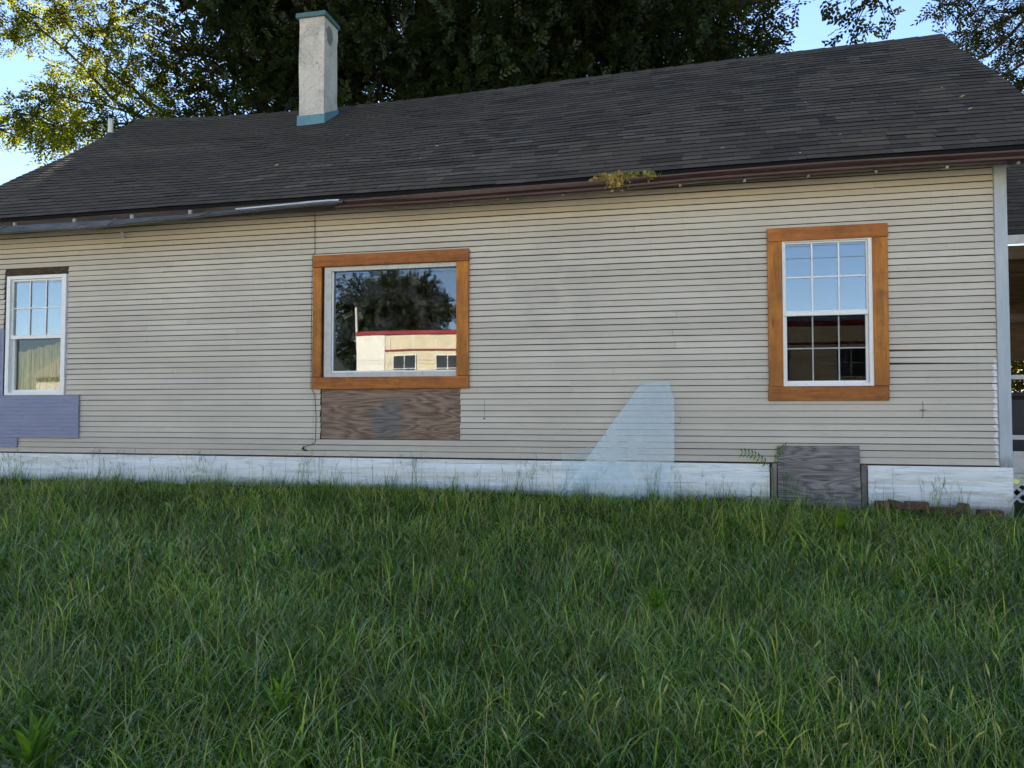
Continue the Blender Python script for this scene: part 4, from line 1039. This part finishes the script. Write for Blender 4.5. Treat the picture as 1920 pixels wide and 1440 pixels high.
# ash tree with sunlit leaves
ab = pt(345, 240, 7.6); ash = thing('ash_tree', 'backlit yellow green ash tree with fanning branches beyond the end of the roof', 'tree', (ab[0], 7.6, -0.4))
root = np.array([ab[0]+0.35, 7.7, -0.7])
main = [[(345, 262, 7.6), (270, 222, 7.5), (215, 190, 7.3), (165, 135, 7.1), (120, 90, 6.9), (80, 58, 6.8), (45, 20, 6.7)],
        [(350, 262, 7.7), (325, 222, 7.8), (285, 195, 7.8), (240, 160, 7.7), (200, 130, 7.6), (150, 75, 7.4), (110, 25, 7.2), (90, -20, 7.0)],
        [(345, 262, 7.5), (255, 215, 7.2), (200, 198, 6.9), (150, 190, 6.7), (100, 175, 6.5), (75, 170, 6.4)],
        [(340, 262, 7.4), (240, 232, 7.0), (170, 230, 6.7), (110, 235, 6.4), (70, 215, 6.2), (30, 215, 6.1), (-10, 240, 6.0)],
        [(348, 262, 7.8), (300, 215, 7.9), (265, 185, 8.0), (235, 140, 8.1), (190, 60, 8.2), (170, 0, 8.2), (160, -40, 8.2)]]
lst = [(bez(root, pt(346, 264, 7.6), (0.1, 0, 0), 9), np.linspace(0.17, 0.10, 9))]; spine = []
for bi, br in enumerate(main):
    q = np.array([pt(*p) for p in br]); lst.append((q, np.linspace(0.055 if bi < 2 else 0.035, 0.010, len(q)))); spine += list(q[1:])
tubes('trunk', lst, 'bark', ash, 8)
AC = [(20, 15), (55, 20), (95, 15), (125, 10), (165, 15), (30, 50), (65, 55), (15, 75), (45, 70), (130, 35), (110, 60), (80, 45), (150, 45), (175, 70), (190, 30), (215, 60), (215, 20),
      (165, 105), (140, 125), (190, 110), (215, 135), (240, 110), (175, 150), (205, 165), (240, 165), (265, 150), (280, 175), (225, 190), (255, 60), (240, 85), (120, 140), (150, 165), (265, 30), (290, 150),
      (95, 165), (80, 180), (115, 180), (130, 195), (150, 210), (105, 200), (135, 225), (165, 225), (120, 240), (190, 215), (150, 250), (200, 232), (90, 235),
      (25, 215), (50, 210), (40, 235), (15, 250), (70, 225), (100, 255), (85, 262), (120, 265), (5, 240), (-15, 255), (65, 245), (225, 212), (300, 190), (330, 205)]
cl = []
for x, y in AC:
    c = pt(x+RNG.normal()*5, y+RNG.normal()*5, 7.0+RNG.uniform(-0.9, 1.0)+(-0.6 if y > 180 else 0.3)); cl.append((c, RNG.uniform(0.22, 0.40), RNG.choice([0.1, 0.25, 0.45, 0.7, 0.9])))
for k in range(46):   # the rest of the crown, above the frame
    cl.append((pt(RNG.uniform(-40, 320), RNG.uniform(-420, -30), 7.3+RNG.uniform(-1.5, 1.5)), RNG.uniform(0.4, 0.6), RNG.uniform(0.2, 0.9)))
limbs_to(cl, spine, ash, 0.022)
crown_obj('crown', cl, 310, TW_ASH, 'leaf_ash', ash, spread=(1.0, 1, 0.85), size=(0.75, 1.2))

# hickory reaching in past the gable
hb = pt(2080, 200, 7.0); hick = thing('hickory_tree', 'dark leafed tree reaching in over the right end of the roof against blue sky', 'tree', (hb[0], 7.0, -0.4))
hroot = np.array([hb[0]+0.5, 7.2, -0.7]); htop = np.array([hb[0]+0.3, 7.2, 9.5])
hm = [[(2090, 120), (1990, 20), (1915, 22), (1880, 40), (1845, 58), (1800, 62)], [(2090, 140), (1960, 60), (1920, 38), (1885, 75), (1850, 105), (1815, 118), (1790, 100)],
      [(2090, 180), (1990, 120), (1930, 110), (1895, 135), (1860, 150), (1835, 155)], [(2090, 60), (1970, -40), (1880, -30), (1800, 0), (1760, 12)], [(2090, 230), (1980, 190), (1925, 165), (1890, 170)]]
lst = [(bez(hroot, htop, (0.2, 0, 0), 10), np.linspace(0.2, 0.06, 10))]; spine = []
for br in hm:
    q = np.array([pt(x, y, 7.0-0.05*i) for i, (x, y) in enumerate(br)]); q[0] = [htop[0], htop[1], q[0][2]]
    lst.append((q, np.linspace(0.05, 0.008, len(q)))); spine += list(q[1:])
tubes('trunk', lst, 'bark', hick, 7)
HC = [(1765, 8), (1785, 15), (1775, -5), (1790, 62), (1812, 55), (1835, 45), (1820, 78), (1845, 85), (1800, 95), (1860, 60), (1880, 25), (1905, 10), (1855, 15), (1830, 20), (1815, 118), (1840, 120), (1870, 105), (1895, 95), (1915, 75),
      (1830, 140), (1855, 150), (1880, 140), (1900, 125), (1920, 140), (1880, 165), (1905, 168), (1925, 180), (1850, 165), (1930, 100), (1900, 55), (1940, 30)]
cl = [(pt(x+RNG.normal()*4, y+RNG.normal()*4, 7+RNG.uniform(-0.5, 0.6)), RNG.uniform(0.15, 0.28), RNG.uniform(0.1, 0.7)) for x, y in HC]
for k in range(50):
    cl.append((pt(RNG.uniform(1940, 2300), RNG.uniform(-400, 220), 7+RNG.uniform(-1.3, 1.3)), RNG.uniform(0.4, 0.65), RNG.uniform(0.1, 0.7)))
for k in range(16):
    cl.append((pt(RNG.uniform(1740, 1940), RNG.uniform(-330, -60), 7+RNG.uniform(-1, 1)), RNG.uniform(0.3, 0.5), RNG.uniform(0.1, 0.7)))
limbs_to(cl, spine, hick, 0.02)
crown_obj('crown', cl, 420, TW_ASH, 'leaf_right', hick, size=(0.6, 0.95))

# sunlit shrub seen under the porch roof
sh = thing('sunlit_shrub', 'sunlit yellow green shrub seen through the side porch', 'shrub', (2.6, 9.5, -0.4))
tubes('stem', [(bez((2.6, 9.5, -0.5), (2.6, 9.5, 1.2), (0.1, 0, 0)), 0.04)], 'bark', sh, 6)
crown_obj('foliage', ellipsoid_clumps((2.6, 9.5, 0.9), (2.8, 0.9, 1.5), 80, 0.4, 0.6, tone=0.6), 120, TW_OAK, 'leaf_lit', sh)

# ------------------------------------------------------------------ across the lot (seen mirrored in the windows)
bd = thing('commercial_building', 'low cream block building with a red roof stripe across the lot', 'building', (-8, -38, -1.0))
zt = 5.45
box('wall', (-20.9, -46, -1.0), (8, -36.2, zt-0.245), 'cream', bd, 0.02); box('red_parapet', (-22.75, -46.05, zt-0.24), (8.05, -36.12, zt), 'red', bd, 0.02)
box('sunlit_bay', (-22.7, -46, -1.0), (-20.905, -36.17, zt-0.245), 'whitewall', bd, 0.02)  # sunlit stretch of the wall, its brightness painted as white
box('stripe', (-20.9, -36.19, zt-1.22), (8.02, -36.14, zt-1.13), 'red', bd, 0.01)
for x in np.arange(-20.6, 7.5, 1.55): box('wall_joint', (x-0.035, -36.2, -1.0), (x+0.035, -36.17, zt-0.37), 'porch_white', bd, 0.004)
for x in (-19.6, -16.85, -13.4, -9.6, -5.8, -2.0, 1.8, 5.6):
    wv_ = frame_obj('window', x-0.75, x+0.75, 2.4, 4.0, -36.22, -36.12, (0.06, 0.06, 0.06, 0.06), 'porch_white', bd)
    boxes('pane', [((x-0.69, -36.185, 2.46), (x+0.69, -36.165, 3.94))], 'darkglass', wv_)
    box('muntin', (x-0.02, -36.15, 2.46), (x+0.02, -36.13, 3.94), 'porch_white', wv_, 0); box('muntin', (x-0.69, -36.149, 3.18), (x+0.69, -36.131, 3.22), 'porch_white', wv_, 0)
gb = thing('gabled_shed', 'grey gabled shed beyond the lot', 'shed', (-40, -40, -1.0))
box('wall', (-48, -46, -1.0), (-28, -38, 3.0), 'whitewall', gb, 0.02)
mesh_obj('roof', [(-48.4, -46.4, 2.95), (-27.6, -46.4, 2.95), (-27.6, -37.6, 2.95), (-48.4, -37.6, 2.95), (-48.4, -42, 5.4), (-27.6, -42, 5.4)], [(0, 1, 5, 4), (3, 4, 5, 2), (0, 4, 3), (1, 2, 5), (0, 3, 2, 1)], 'grey_roof', gb)
def mirror_tree(name, label, c, r, n):
    tr = thing(name, label, 'tree', (c[0], c[1], -1.0), 'trees beyond the lot')
    sp = bez((c[0], c[1], -1.3), (c[0], c[1], c[2]+1), (0.3, 0, 0), 10)
    tubes('trunk', [(sp, np.linspace(0.4, 0.1, 10))], 'bark', tr, 8)
    crown_obj('crown', ellipsoid_clumps(c, r, n, 1.0, 1.7), 40, TW_OAK*2.2, 'leaf_dark', tr)
mirror_tree('street_tree', 'round dark tree rising behind the cream building', (-26.9, -52, 8.0), (4.6, 3.4, 3.9), 95)
mirror_tree('street_tree', 'smaller tree half hidden behind the cream building roof', (-17.8, -55, 5.6), (2.6, 2.4, 2.0), 26)
pl = tubes('utility_pole', [([(-27.5, -47, -1.2), (-27.45, -47, 5), (-27.7, -47, 8.6)], [0.13, 0.11, 0.08])], 'old_white', None, 8)
tag(pl, 'pale leaning utility pole beyond the cream building', 'pole')
wr = tubes('overhead_wire', [(bez((-60, -30, 9.2), (50, -30, 8.6), (0, 0, -1.2), 20), 0.012), (bez((-60, -30.4, 8.7), (50, -30.4, 8.1), (0, 0, -1.2), 20), 0.012)], 'cable', None, 4)
tag(wr, 'pair of overhead wires strung across the lot', 'wire')

# ------------------------------------------------------------------ weeds in the gutter, leaves on the roof
P_, D_, S_, T_ = [], [], [], []
gp = []
for k in range(420):
    u = RNG.random(); x = -3.72+0.62*u
    hgt = 0.055*math.exp(-((u-0.42)/0.33)**2)+0.018
    p = np.array([x, -0.47+RNG.normal()*0.035, float(np.interp(x, GXs, GT))+RNG.uniform(-0.01, hgt)]); gp.append(p)
for k in range(110):
    p = np.array([-3.47+RNG.normal()*0.05, -0.545+RNG.normal()*0.012, 2.75-abs(RNG.normal())*0.045]); gp.append(p)
for k in range(30):
    p = np.array([-3.13+RNG.normal()*0.03, -0.54+RNG.normal()*0.012, 2.78-abs(RNG.normal())*0.03]); gp.append(p)
gp = np.array(gp); dd = RNG.normal(size=(len(gp), 3)); dd[:, 2] = abs(dd[:, 2])+0.4
uu = (gp[:, 0]+3.72)/0.62
V, Ft, tf = leaf_cloud(gp, dd, RNG.uniform(0.7, 1.3, len(gp)), np.clip(0.55+0.25*RNG.normal(size=len(gp))-0.35*(uu > 0.5), 0, 1), twig_template(7, 0.030, 0.014, 0.009, 0.0))
gw = link(bpy.data.objects.new('stonecrop_clump', np_mesh('stonecrop_clump', V, Ft, 'stonecrop', attrs={'tone': tf})))
tag(gw, 'clump of yellow and red stonecrop growing out of the brown gutter', 'plant')

fl = np_mesh('fallen_leaf', np.array([[-0.045, 0, 0.004], [0, -0.02, 0.0], [0.05, 0, 0.010], [0, 0.02, 0.006], [-0.07, 0, 0.001]]), np.array([[0, 1, 2], [0, 2, 3], [4, 1, 0]]), 'fallen')
LEAF_PX = [(735, 200), (690, 220), (652, 255), (580, 310), (520, 312), (295, 337), (350, 262), (643, 262), (700, 222), (820, 276), (788, 299), (888, 295), (640, 215), (1072, 150), (1110, 158), (1395, 170), (1510, 195), (1598, 195), (1678, 198), (1718, 203), (1765, 168), (1818, 207), (1575, 255), (1500, 290), (1640, 226), (1355, 280), (1804, 183), (1690, 300)]
def roof_hit(px, py):
    best = None
    d = FWD + RGT*(px-960)/F_PX - UPV*(py-720)/F_PX
    for tq in np.linspace(7.0, 16.0, 900):
        p = CAM+d*tq; s = (p[1]-YE)/(YR-YE)
        if 0 <= s <= 1 and p[2] < roof_pt(p[0], s)[2]: return p
    return None
for k, (px_, py_) in enumerate(LEAF_PX):
    p = roof_hit(px_, py_)
    if p is None: continue
    s = (p[1]-YE)/(YR-YE); q = roof_pt(p[0], s, 0.014)
    o = bpy.data.objects.new('fallen_leaf', fl); o.location = q; o.rotation_euler = (math.radians(36), RNG.uniform(-0.4, 0.4), 0); o.rotation_euler.rotate_axis('Z', RNG.uniform(0, 6.28)); o.scale = [RNG.uniform(0.25, 0.6)]*3; COL.objects.link(o)
    tag(o, 'small pale fallen leaf lying on the shingle roof', 'leaf', 'fallen leaves on the roof')

# ------------------------------------------------------------------ grass
def blades(base, h, w_, lean, bend, tone, seg):
    """curved tapering blades as one numpy mesh; base (n, 3)"""
    n = len(base); az = RNG.uniform(0, 2*np.pi, n); faz = az+np.pi/2+RNG.normal(size=n)*0.5
    kink = RNG.random(n) < 0.14
    V = np.zeros((n, 2*seg+1, 3)); p = base.copy(); p[:, 2] -= 0.015; ang = lean.copy()
    for i in range(seg+1):
        f = i/seg; wid = w_*(1-f)**0.6*(0.75+f*(1-f))
        off = np.stack([np.cos(faz), np.sin(faz), np.zeros(n)], 1)*wid[:, None]/2
        if i < seg: V[:, 2*i] = p-off; V[:, 2*i+1] = p+off
        else: V[:, 2*seg] = p
        p = p+np.stack([np.cos(az)*np.sin(ang), np.sin(az)*np.sin(ang), np.cos(ang)], 1)*(h/seg)[:, None]
        ang = np.minimum(ang+bend/seg*(0.4+1.3*f)+np.where(kink & (i == seg//2), 1.2, 0), 2.75)
    m = 2*seg+1; tri = []
    for i in range(seg-1): tri += [[2*i, 2*i+1, 2*i+3], [2*i, 2*i+3, 2*i+2]]
    tri.append([2*seg-2, 2*seg-1, 2*seg])
    Ft = (np.arange(n)[:, None, None]*m+np.array(tri)[None]).reshape(-1, 3)
    return V.reshape(-1, 3), Ft, np.repeat(tone, len(tri))
def in_view(xy, pad=2.0):
    d = np.stack([xy[:, 0]-CAM[0], xy[:, 1]-CAM[1]], 1); f = d@np.array([math.sin(YAW), math.cos(YAW)]); s = d@np.array([math.cos(YAW), -math.sin(YAW)])
    return (np.abs(s) < 0.69*f+pad) & (f > 1.7), np.hypot(f, s)
GV, GF, GT_, gb0 = [], [], [], 0
def grass_layer(n, foot, per, hr, wr, lr, br, dry, seg, tc, near_pow=1.2, patchy=None, wall_h=0.55, ymax=-0.05):
    """n blades in clumps of `per`, thinning and widening with distance from the viewer"""
    global gb0
    C = []
    got = 0
    while got < n/per:
        xy = np.stack([RNG.uniform(-16, 6.5, 4000), RNG.uniform(-7.2, ymax, 4000)], 1)
        v, d = in_view(xy); k = v & (RNG.random(4000) < np.clip((3.2/np.maximum(d, 3.2))**near_pow, 0, 1))
        if patchy is not None:
            sc_n, seed, lo, hi = patchy; k &= RNG.random(4000) < np.clip((vnoise(xy[:, 0], xy[:, 1], sc_n, seed)-lo)/(hi-lo), 0, 1)
        C.append(xy[k]); got += k.sum()
    C = np.concatenate(C)[:max(1, int(n/per))]; tone_c = np.clip(tc+RNG.normal(size=len(C))*0.12, 0, 0.85); hs_c = RNG.uniform(0.75, 1.2, len(C))
    i = np.repeat(np.arange(len(C)), per); xy = C[i]+RNG.normal(size=(len(i), 2))*foot
    xy[:, 1] = np.minimum(xy[:, 1], -0.045); d = np.hypot(xy[:, 0]-CAM[0], xy[:, 1]-CAM[1])
    lod = np.clip(d/4.0, 1.0, 1.5)
    base = np.concatenate([xy, ground_z(xy[:, 0], xy[:, 1])[:, None]], 1); m = len(base)
    h = RNG.uniform(*hr, m)*hs_c[i]*(0.70+0.6*vnoise(xy[:, 0], xy[:, 1], 0.8, 41)); h *= np.interp(-xy[:, 1], [0, 1.2], [wall_h, 1.0])
    tone = np.clip(tone_c[i]+RNG.normal(size=m)*0.30, 0, 0.89); isd = RNG.random(m) < dry; tone[isd] = RNG.uniform(0.9, 1.0, isd.sum())
    v, f, t_f = blades(base, h, RNG.uniform(*wr, m)*lod, RNG.uniform(*lr, m), RNG.uniform(*br, m), tone, seg)
    GV.append(v); GF.append(f+gb0); GT_.append(t_f); gb0 += len(v)
grass_layer(100000, 0.06, 15, (0.05, 0.13), (0.004, 0.0080), (0.1, 1.0), (0.2, 1.8), 0.14, 2, 0.16)  # understory, shade between the blades put into its dark tone
grass_layer(132000, 0.05, 10, (0.11, 0.25), (0.003, 0.0065), (0.1, 1.1), (0.6, 3.2), 0.05, 3, 0.40)
grass_layer(33000, 0.05, 5, (0.17, 0.34), (0.005, 0.011), (0.1, 1.0), (1.2, 3.6), 0.06, 5, 0.58, 1.6, (1.1, 42, 0.12, 0.65))
grass_layer(23000, 0.035, 6, (0.15, 0.31), (0.003, 0.008), (0.1, 1.0), (0.6, 2.8), 0.0, 4, 0.86, 1.3, (1.6, 46, 0.25, 0.75))  # pale blades, highlights put into their colour
grass_layer(22000, 0.07, 14, (0.08, 0.24), (0.0025, 0.0045), (0.3, 1.4), (0.3, 2.0), 0.85, 3, 0.6, 1.2, (0.9, 43, 0.42, 0.70))
grass_layer(8000, 0.08, 2, (0.22, 0.44), (0.0022, 0.0036), (0.1, 1.1), (-0.2, 1.0), 0.35, 4, 0.80)
# stems standing against the foundation
xy = np.stack([RNG.uniform(-12, 0.1, 1100), -0.05-0.3*RNG.random(1100)**1.5], 1); xy[:, 0] += 0.15*np.sin(xy[:, 0]*9)
bs = np.concatenate([xy, ground_z(xy[:, 0], xy[:, 1])[:, None]], 1)
v, f, t_f = blades(bs, RNG.uniform(0.10, 0.38, 1100), RNG.uniform(0.003, 0.006, 1100), RNG.uniform(0.0, 0.6, 1100), RNG.uniform(0, 1.6, 1100), RNG.uniform(0.1, 0.9, 1100), 4)
GV.append(v); GF.append(f+gb0); GT_.append(t_f); gb0 += len(v)
n_ = 260
xy = np.stack([RNG.uniform(-12, 0.05, n_), RNG.uniform(-0.45, -0.07, n_)], 1); xy[:, 0] += 0.3*np.sin(xy[:, 0]*5)
hs = RNG.uniform(0.22, 0.46, n_); bs = np.concatenate([xy, ground_z(xy[:, 0], xy[:, 1])[:, None]], 1)
v, f, t_f = blades(bs, hs, np.full(n_, 0.0042), RNG.uniform(0, 0.25, n_), RNG.uniform(0, 0.6, n_), RNG.uniform(0.1, 0.6, n_), 4)
GV.append(v); GF.append(f+gb0); GT_.append(t_f); gb0 += len(v)
tips = v.reshape(n_, 9, 3)
for k_ in range(6):
    fr_ = RNG.uniform(0.55, 0.95, n_)[:, None]; org = tips[:, 4]*(1-fr_)+tips[:, 8]*fr_
    v, f, t_f = blades(org+np.array([0, 0, 0.015]), RNG.uniform(0.04, 0.11, n_), np.full(n_, 0.0035), RNG.uniform(0.3, 1.2, n_), RNG.uniform(-0.3, 0.5, n_), RNG.uniform(0.1, 0.6, n_), 2)
    GV.append(v); GF.append(f+gb0); GT_.append(t_f); gb0 += len(v)
GV, GF, GT_ = map(np.concatenate, (GV, GF, GT_))
grass = link(bpy.data.objects.new('grass', np_mesh('grass', GV, GF, 'grass', attrs={'tone': GT_}, smooth=True)))
tag(grass, 'long unmown green grass covering the yard', 'grass', kind='stuff')
print('grass tris', len(GF))

# ------------------------------------------------------------------ weeds and foxtails
def broad_leaf(n, l, w_, up=0.9, seed=0):
    """rosette of lance-shaped leaves"""
    V, Fc, tn = [], [], []
    for i in range(n):
        az = i*2.4+random.uniform(-.7, .7); L = l*random.uniform(0.5, 1.15); W = w_*random.uniform(0.7, 1.2); el = up*random.uniform(0.55, 1.15)
        d = np.array([math.cos(az), math.sin(az), 0]); s = np.array([-d[1], d[0], 0]); b = len(V); p = np.array([random.gauss(0, 0.02), random.gauss(0, 0.02), random.uniform(0, 0.06)]) if n > 6 else np.array([0, 0, 0.0]); m = 6
        for k in range(m+1):
            f = k/m; ww = W*math.sin(math.pi*min(0.97, 0.12+0.88*f))*0.5
            V += [tuple(p-s*ww), tuple(p+np.array([0, 0, -ww*0.35])), tuple(p+s*ww)]
            e = el-1.0*f*f; p = p+(d*math.cos(e)+np.array([0, 0, math.sin(e)]))*L/m
        for k in range(m):
            for j in range(2): Fc.append((b+k*3+j, b+k*3+j+1, b+k*3+4+j, b+k*3+3+j)); tn.append(random.uniform(0.3, 1))
    return V, Fc, tn
def gpt(px_, py_):
    d = FWD + RGT*(px_-960)/F_PX - UPV*(py_-720)/F_PX
    for tq in np.linspace(2.0, 9.0, 1400):
        p = CAM+d*tq
        if p[2] < ground_z(p[0], p[1])+0.02: return p
    return p
def weed(name, px_, py_, n, l, w_, up, label, lift=0.0):
    g_ = gpt(px_, py_); V, Fc, tn = broad_leaf(n, l, w_, up)
    o = mesh_obj(name, V, Fc, 'weed', None, smooth=True, attrs={'tone': tn}); o.location = (g_[0], g_[1], ground_z(g_[0], g_[1])+lift)
    tag(o, label, 'weed')
weed('broad_leaf_weed', 62, 1478, 20, 0.24, 0.030, 1.25, 'bright green upright leafy weed at the lower left of the lawn', 0.05)
weed('broad_leaf_weed', 520, 1370, 14, 0.22, 0.022, 1.3, 'yellowish green upright weed in the near lawn below the picture window', 0.04)
weed('broad_leaf_weed', 1225, 1180, 24, 0.17, 0.020, 1.0, 'bright green bushy weed in mid lawn below the plastic sheet', 0.10)
weed('broad_leaf_weed', 1570, 1025, 4, 0.24, 0.07, 1.15, 'large leaved plant in the grass before the crawl space door', 0.15)
# compound-leaf sprig by the crawl space door
lst = []; stem = bez((-2.02, -0.09, -0.06), (-2.29, -0.12, 0.10), (0.02, -0.02, 0.09), 10); stem2 = bez((-2.02, -0.09, -0.06), (-1.90, -0.11, 0.16), (-0.02, -0.02, 0.06), 7)
V, Fc, tn = [], [], []
def leaflet(p, d, L, W):
    d = np.asarray(d, float); d /= np.linalg.norm(d); s = np.cross(d, [0, -1, 0.2]); s /= np.linalg.norm(s); b = len(V)
    V.extend([tuple(p), tuple(p+d*L*0.5+s*W/2), tuple(p+d*L), tuple(p+d*L*0.5-s*W/2)]); Fc.extend([(b, b+1, b+2), (b, b+2, b+3)]); tn.extend([random.uniform(0, 0.5)]*2)
for st in (stem, stem2):
    tg_ = np.gradient(st, axis=0)
    for i in range(2, len(st)):
        for sg in (-1, 1): leaflet(st[i], tg_[i]/np.linalg.norm(tg_[i])*0.5+np.array([0.15*sg, -0.1, sg*1.0]), 0.058, 0.015)
spr = thing('sumac_sprig', 'small compound leaved sprig growing beside the crawl space door', 'plant', (-2.02, -0.09, -0.4))
tubes('stem', [(bez((-2.02, -0.09, -0.5), (-2.02, -0.09, -0.06), (0.01, 0, 0)), 0.005), (stem, 0.003), (stem2, 0.003)], 'straw', spr, 5)
mesh_obj('leaves', V, Fc, 'weed', spr, attrs={'tone': tn})['kind'] = 'stuff'

# foxtails: a bent stalk with a bristly head
def foxtail_meshes(k):
    h = random.uniform(0.20, 0.32); bx = random.uniform(0.04, 0.14)
    st = bez((0, 0, -0.02), (bx, 0, h), (-0.01, 0, 0.03), 7); v, f = tube_arrays(st, np.linspace(0.0014, 0.0010, 7), 4)
    ms = np_mesh('stalk', v, f, 'straw')
    d = st[-1]-st[-2]; d /= np.linalg.norm(d); L = random.uniform(0.035, 0.065); hp = np.array([st[-1]+d*L*u+np.array([0.012*u*u, 0, -0.006*u*u]) for u in np.linspace(0, 1, 7)])
    v, f = tube_arrays(hp, [0.0015, 0.0034, 0.0042, 0.0043, 0.0038, 0.0026, 0.0007], 6)
    mh = np_mesh('seed_head', v, f, 'foxtail'); return ms, mh
FT = [foxtail_meshes(k) for k in range(6)]
FPX = [(840, 1180), (1030, 1310), (1056, 1330), (1063, 1345), (1075, 1350), (1110, 1340), (1135, 1355), (1220, 1345), (1224, 1360), (1480, 1330), (1510, 1370), (1630, 1310), (1648, 1330), (1668, 1365), (1655, 1375), (1715, 1345), (1760, 1360), (1766, 1400), (1600, 1420), (1545, 1425), (1765, 1420), (1860, 1400), (1880, 1330), (1905, 1280),
       (1905, 1430), (1800, 1430), (1470, 1290), (1480, 1260), (1425, 1330), (1310, 1290), (965, 1380), (970, 1440), (1350, 1415), (1595, 1435)]
for k, (px_, py_) in enumerate(FPX):
    g_ = gpt(px_, py_+70); z = float(ground_z(g_[0], g_[1])); ms, mh = FT[k % 6]
    r_ = thing('foxtail_stalk', 'yellow green foxtail grass stalk standing in the near lawn', 'grass stalk', (g_[0], g_[1], z), 'foxtails in the lawn'); r_.rotation_euler = (RNG.normal()*0.08, RNG.normal()*0.08, RNG.uniform(0, 6.28)); r_.scale = [RNG.uniform(0.8, 1.1)]*3
    for nm, mm in (('stalk', ms), ('seed_head', mh)):
        o = bpy.data.objects.new(nm, mm); COL.objects.link(o); o.parent = r_
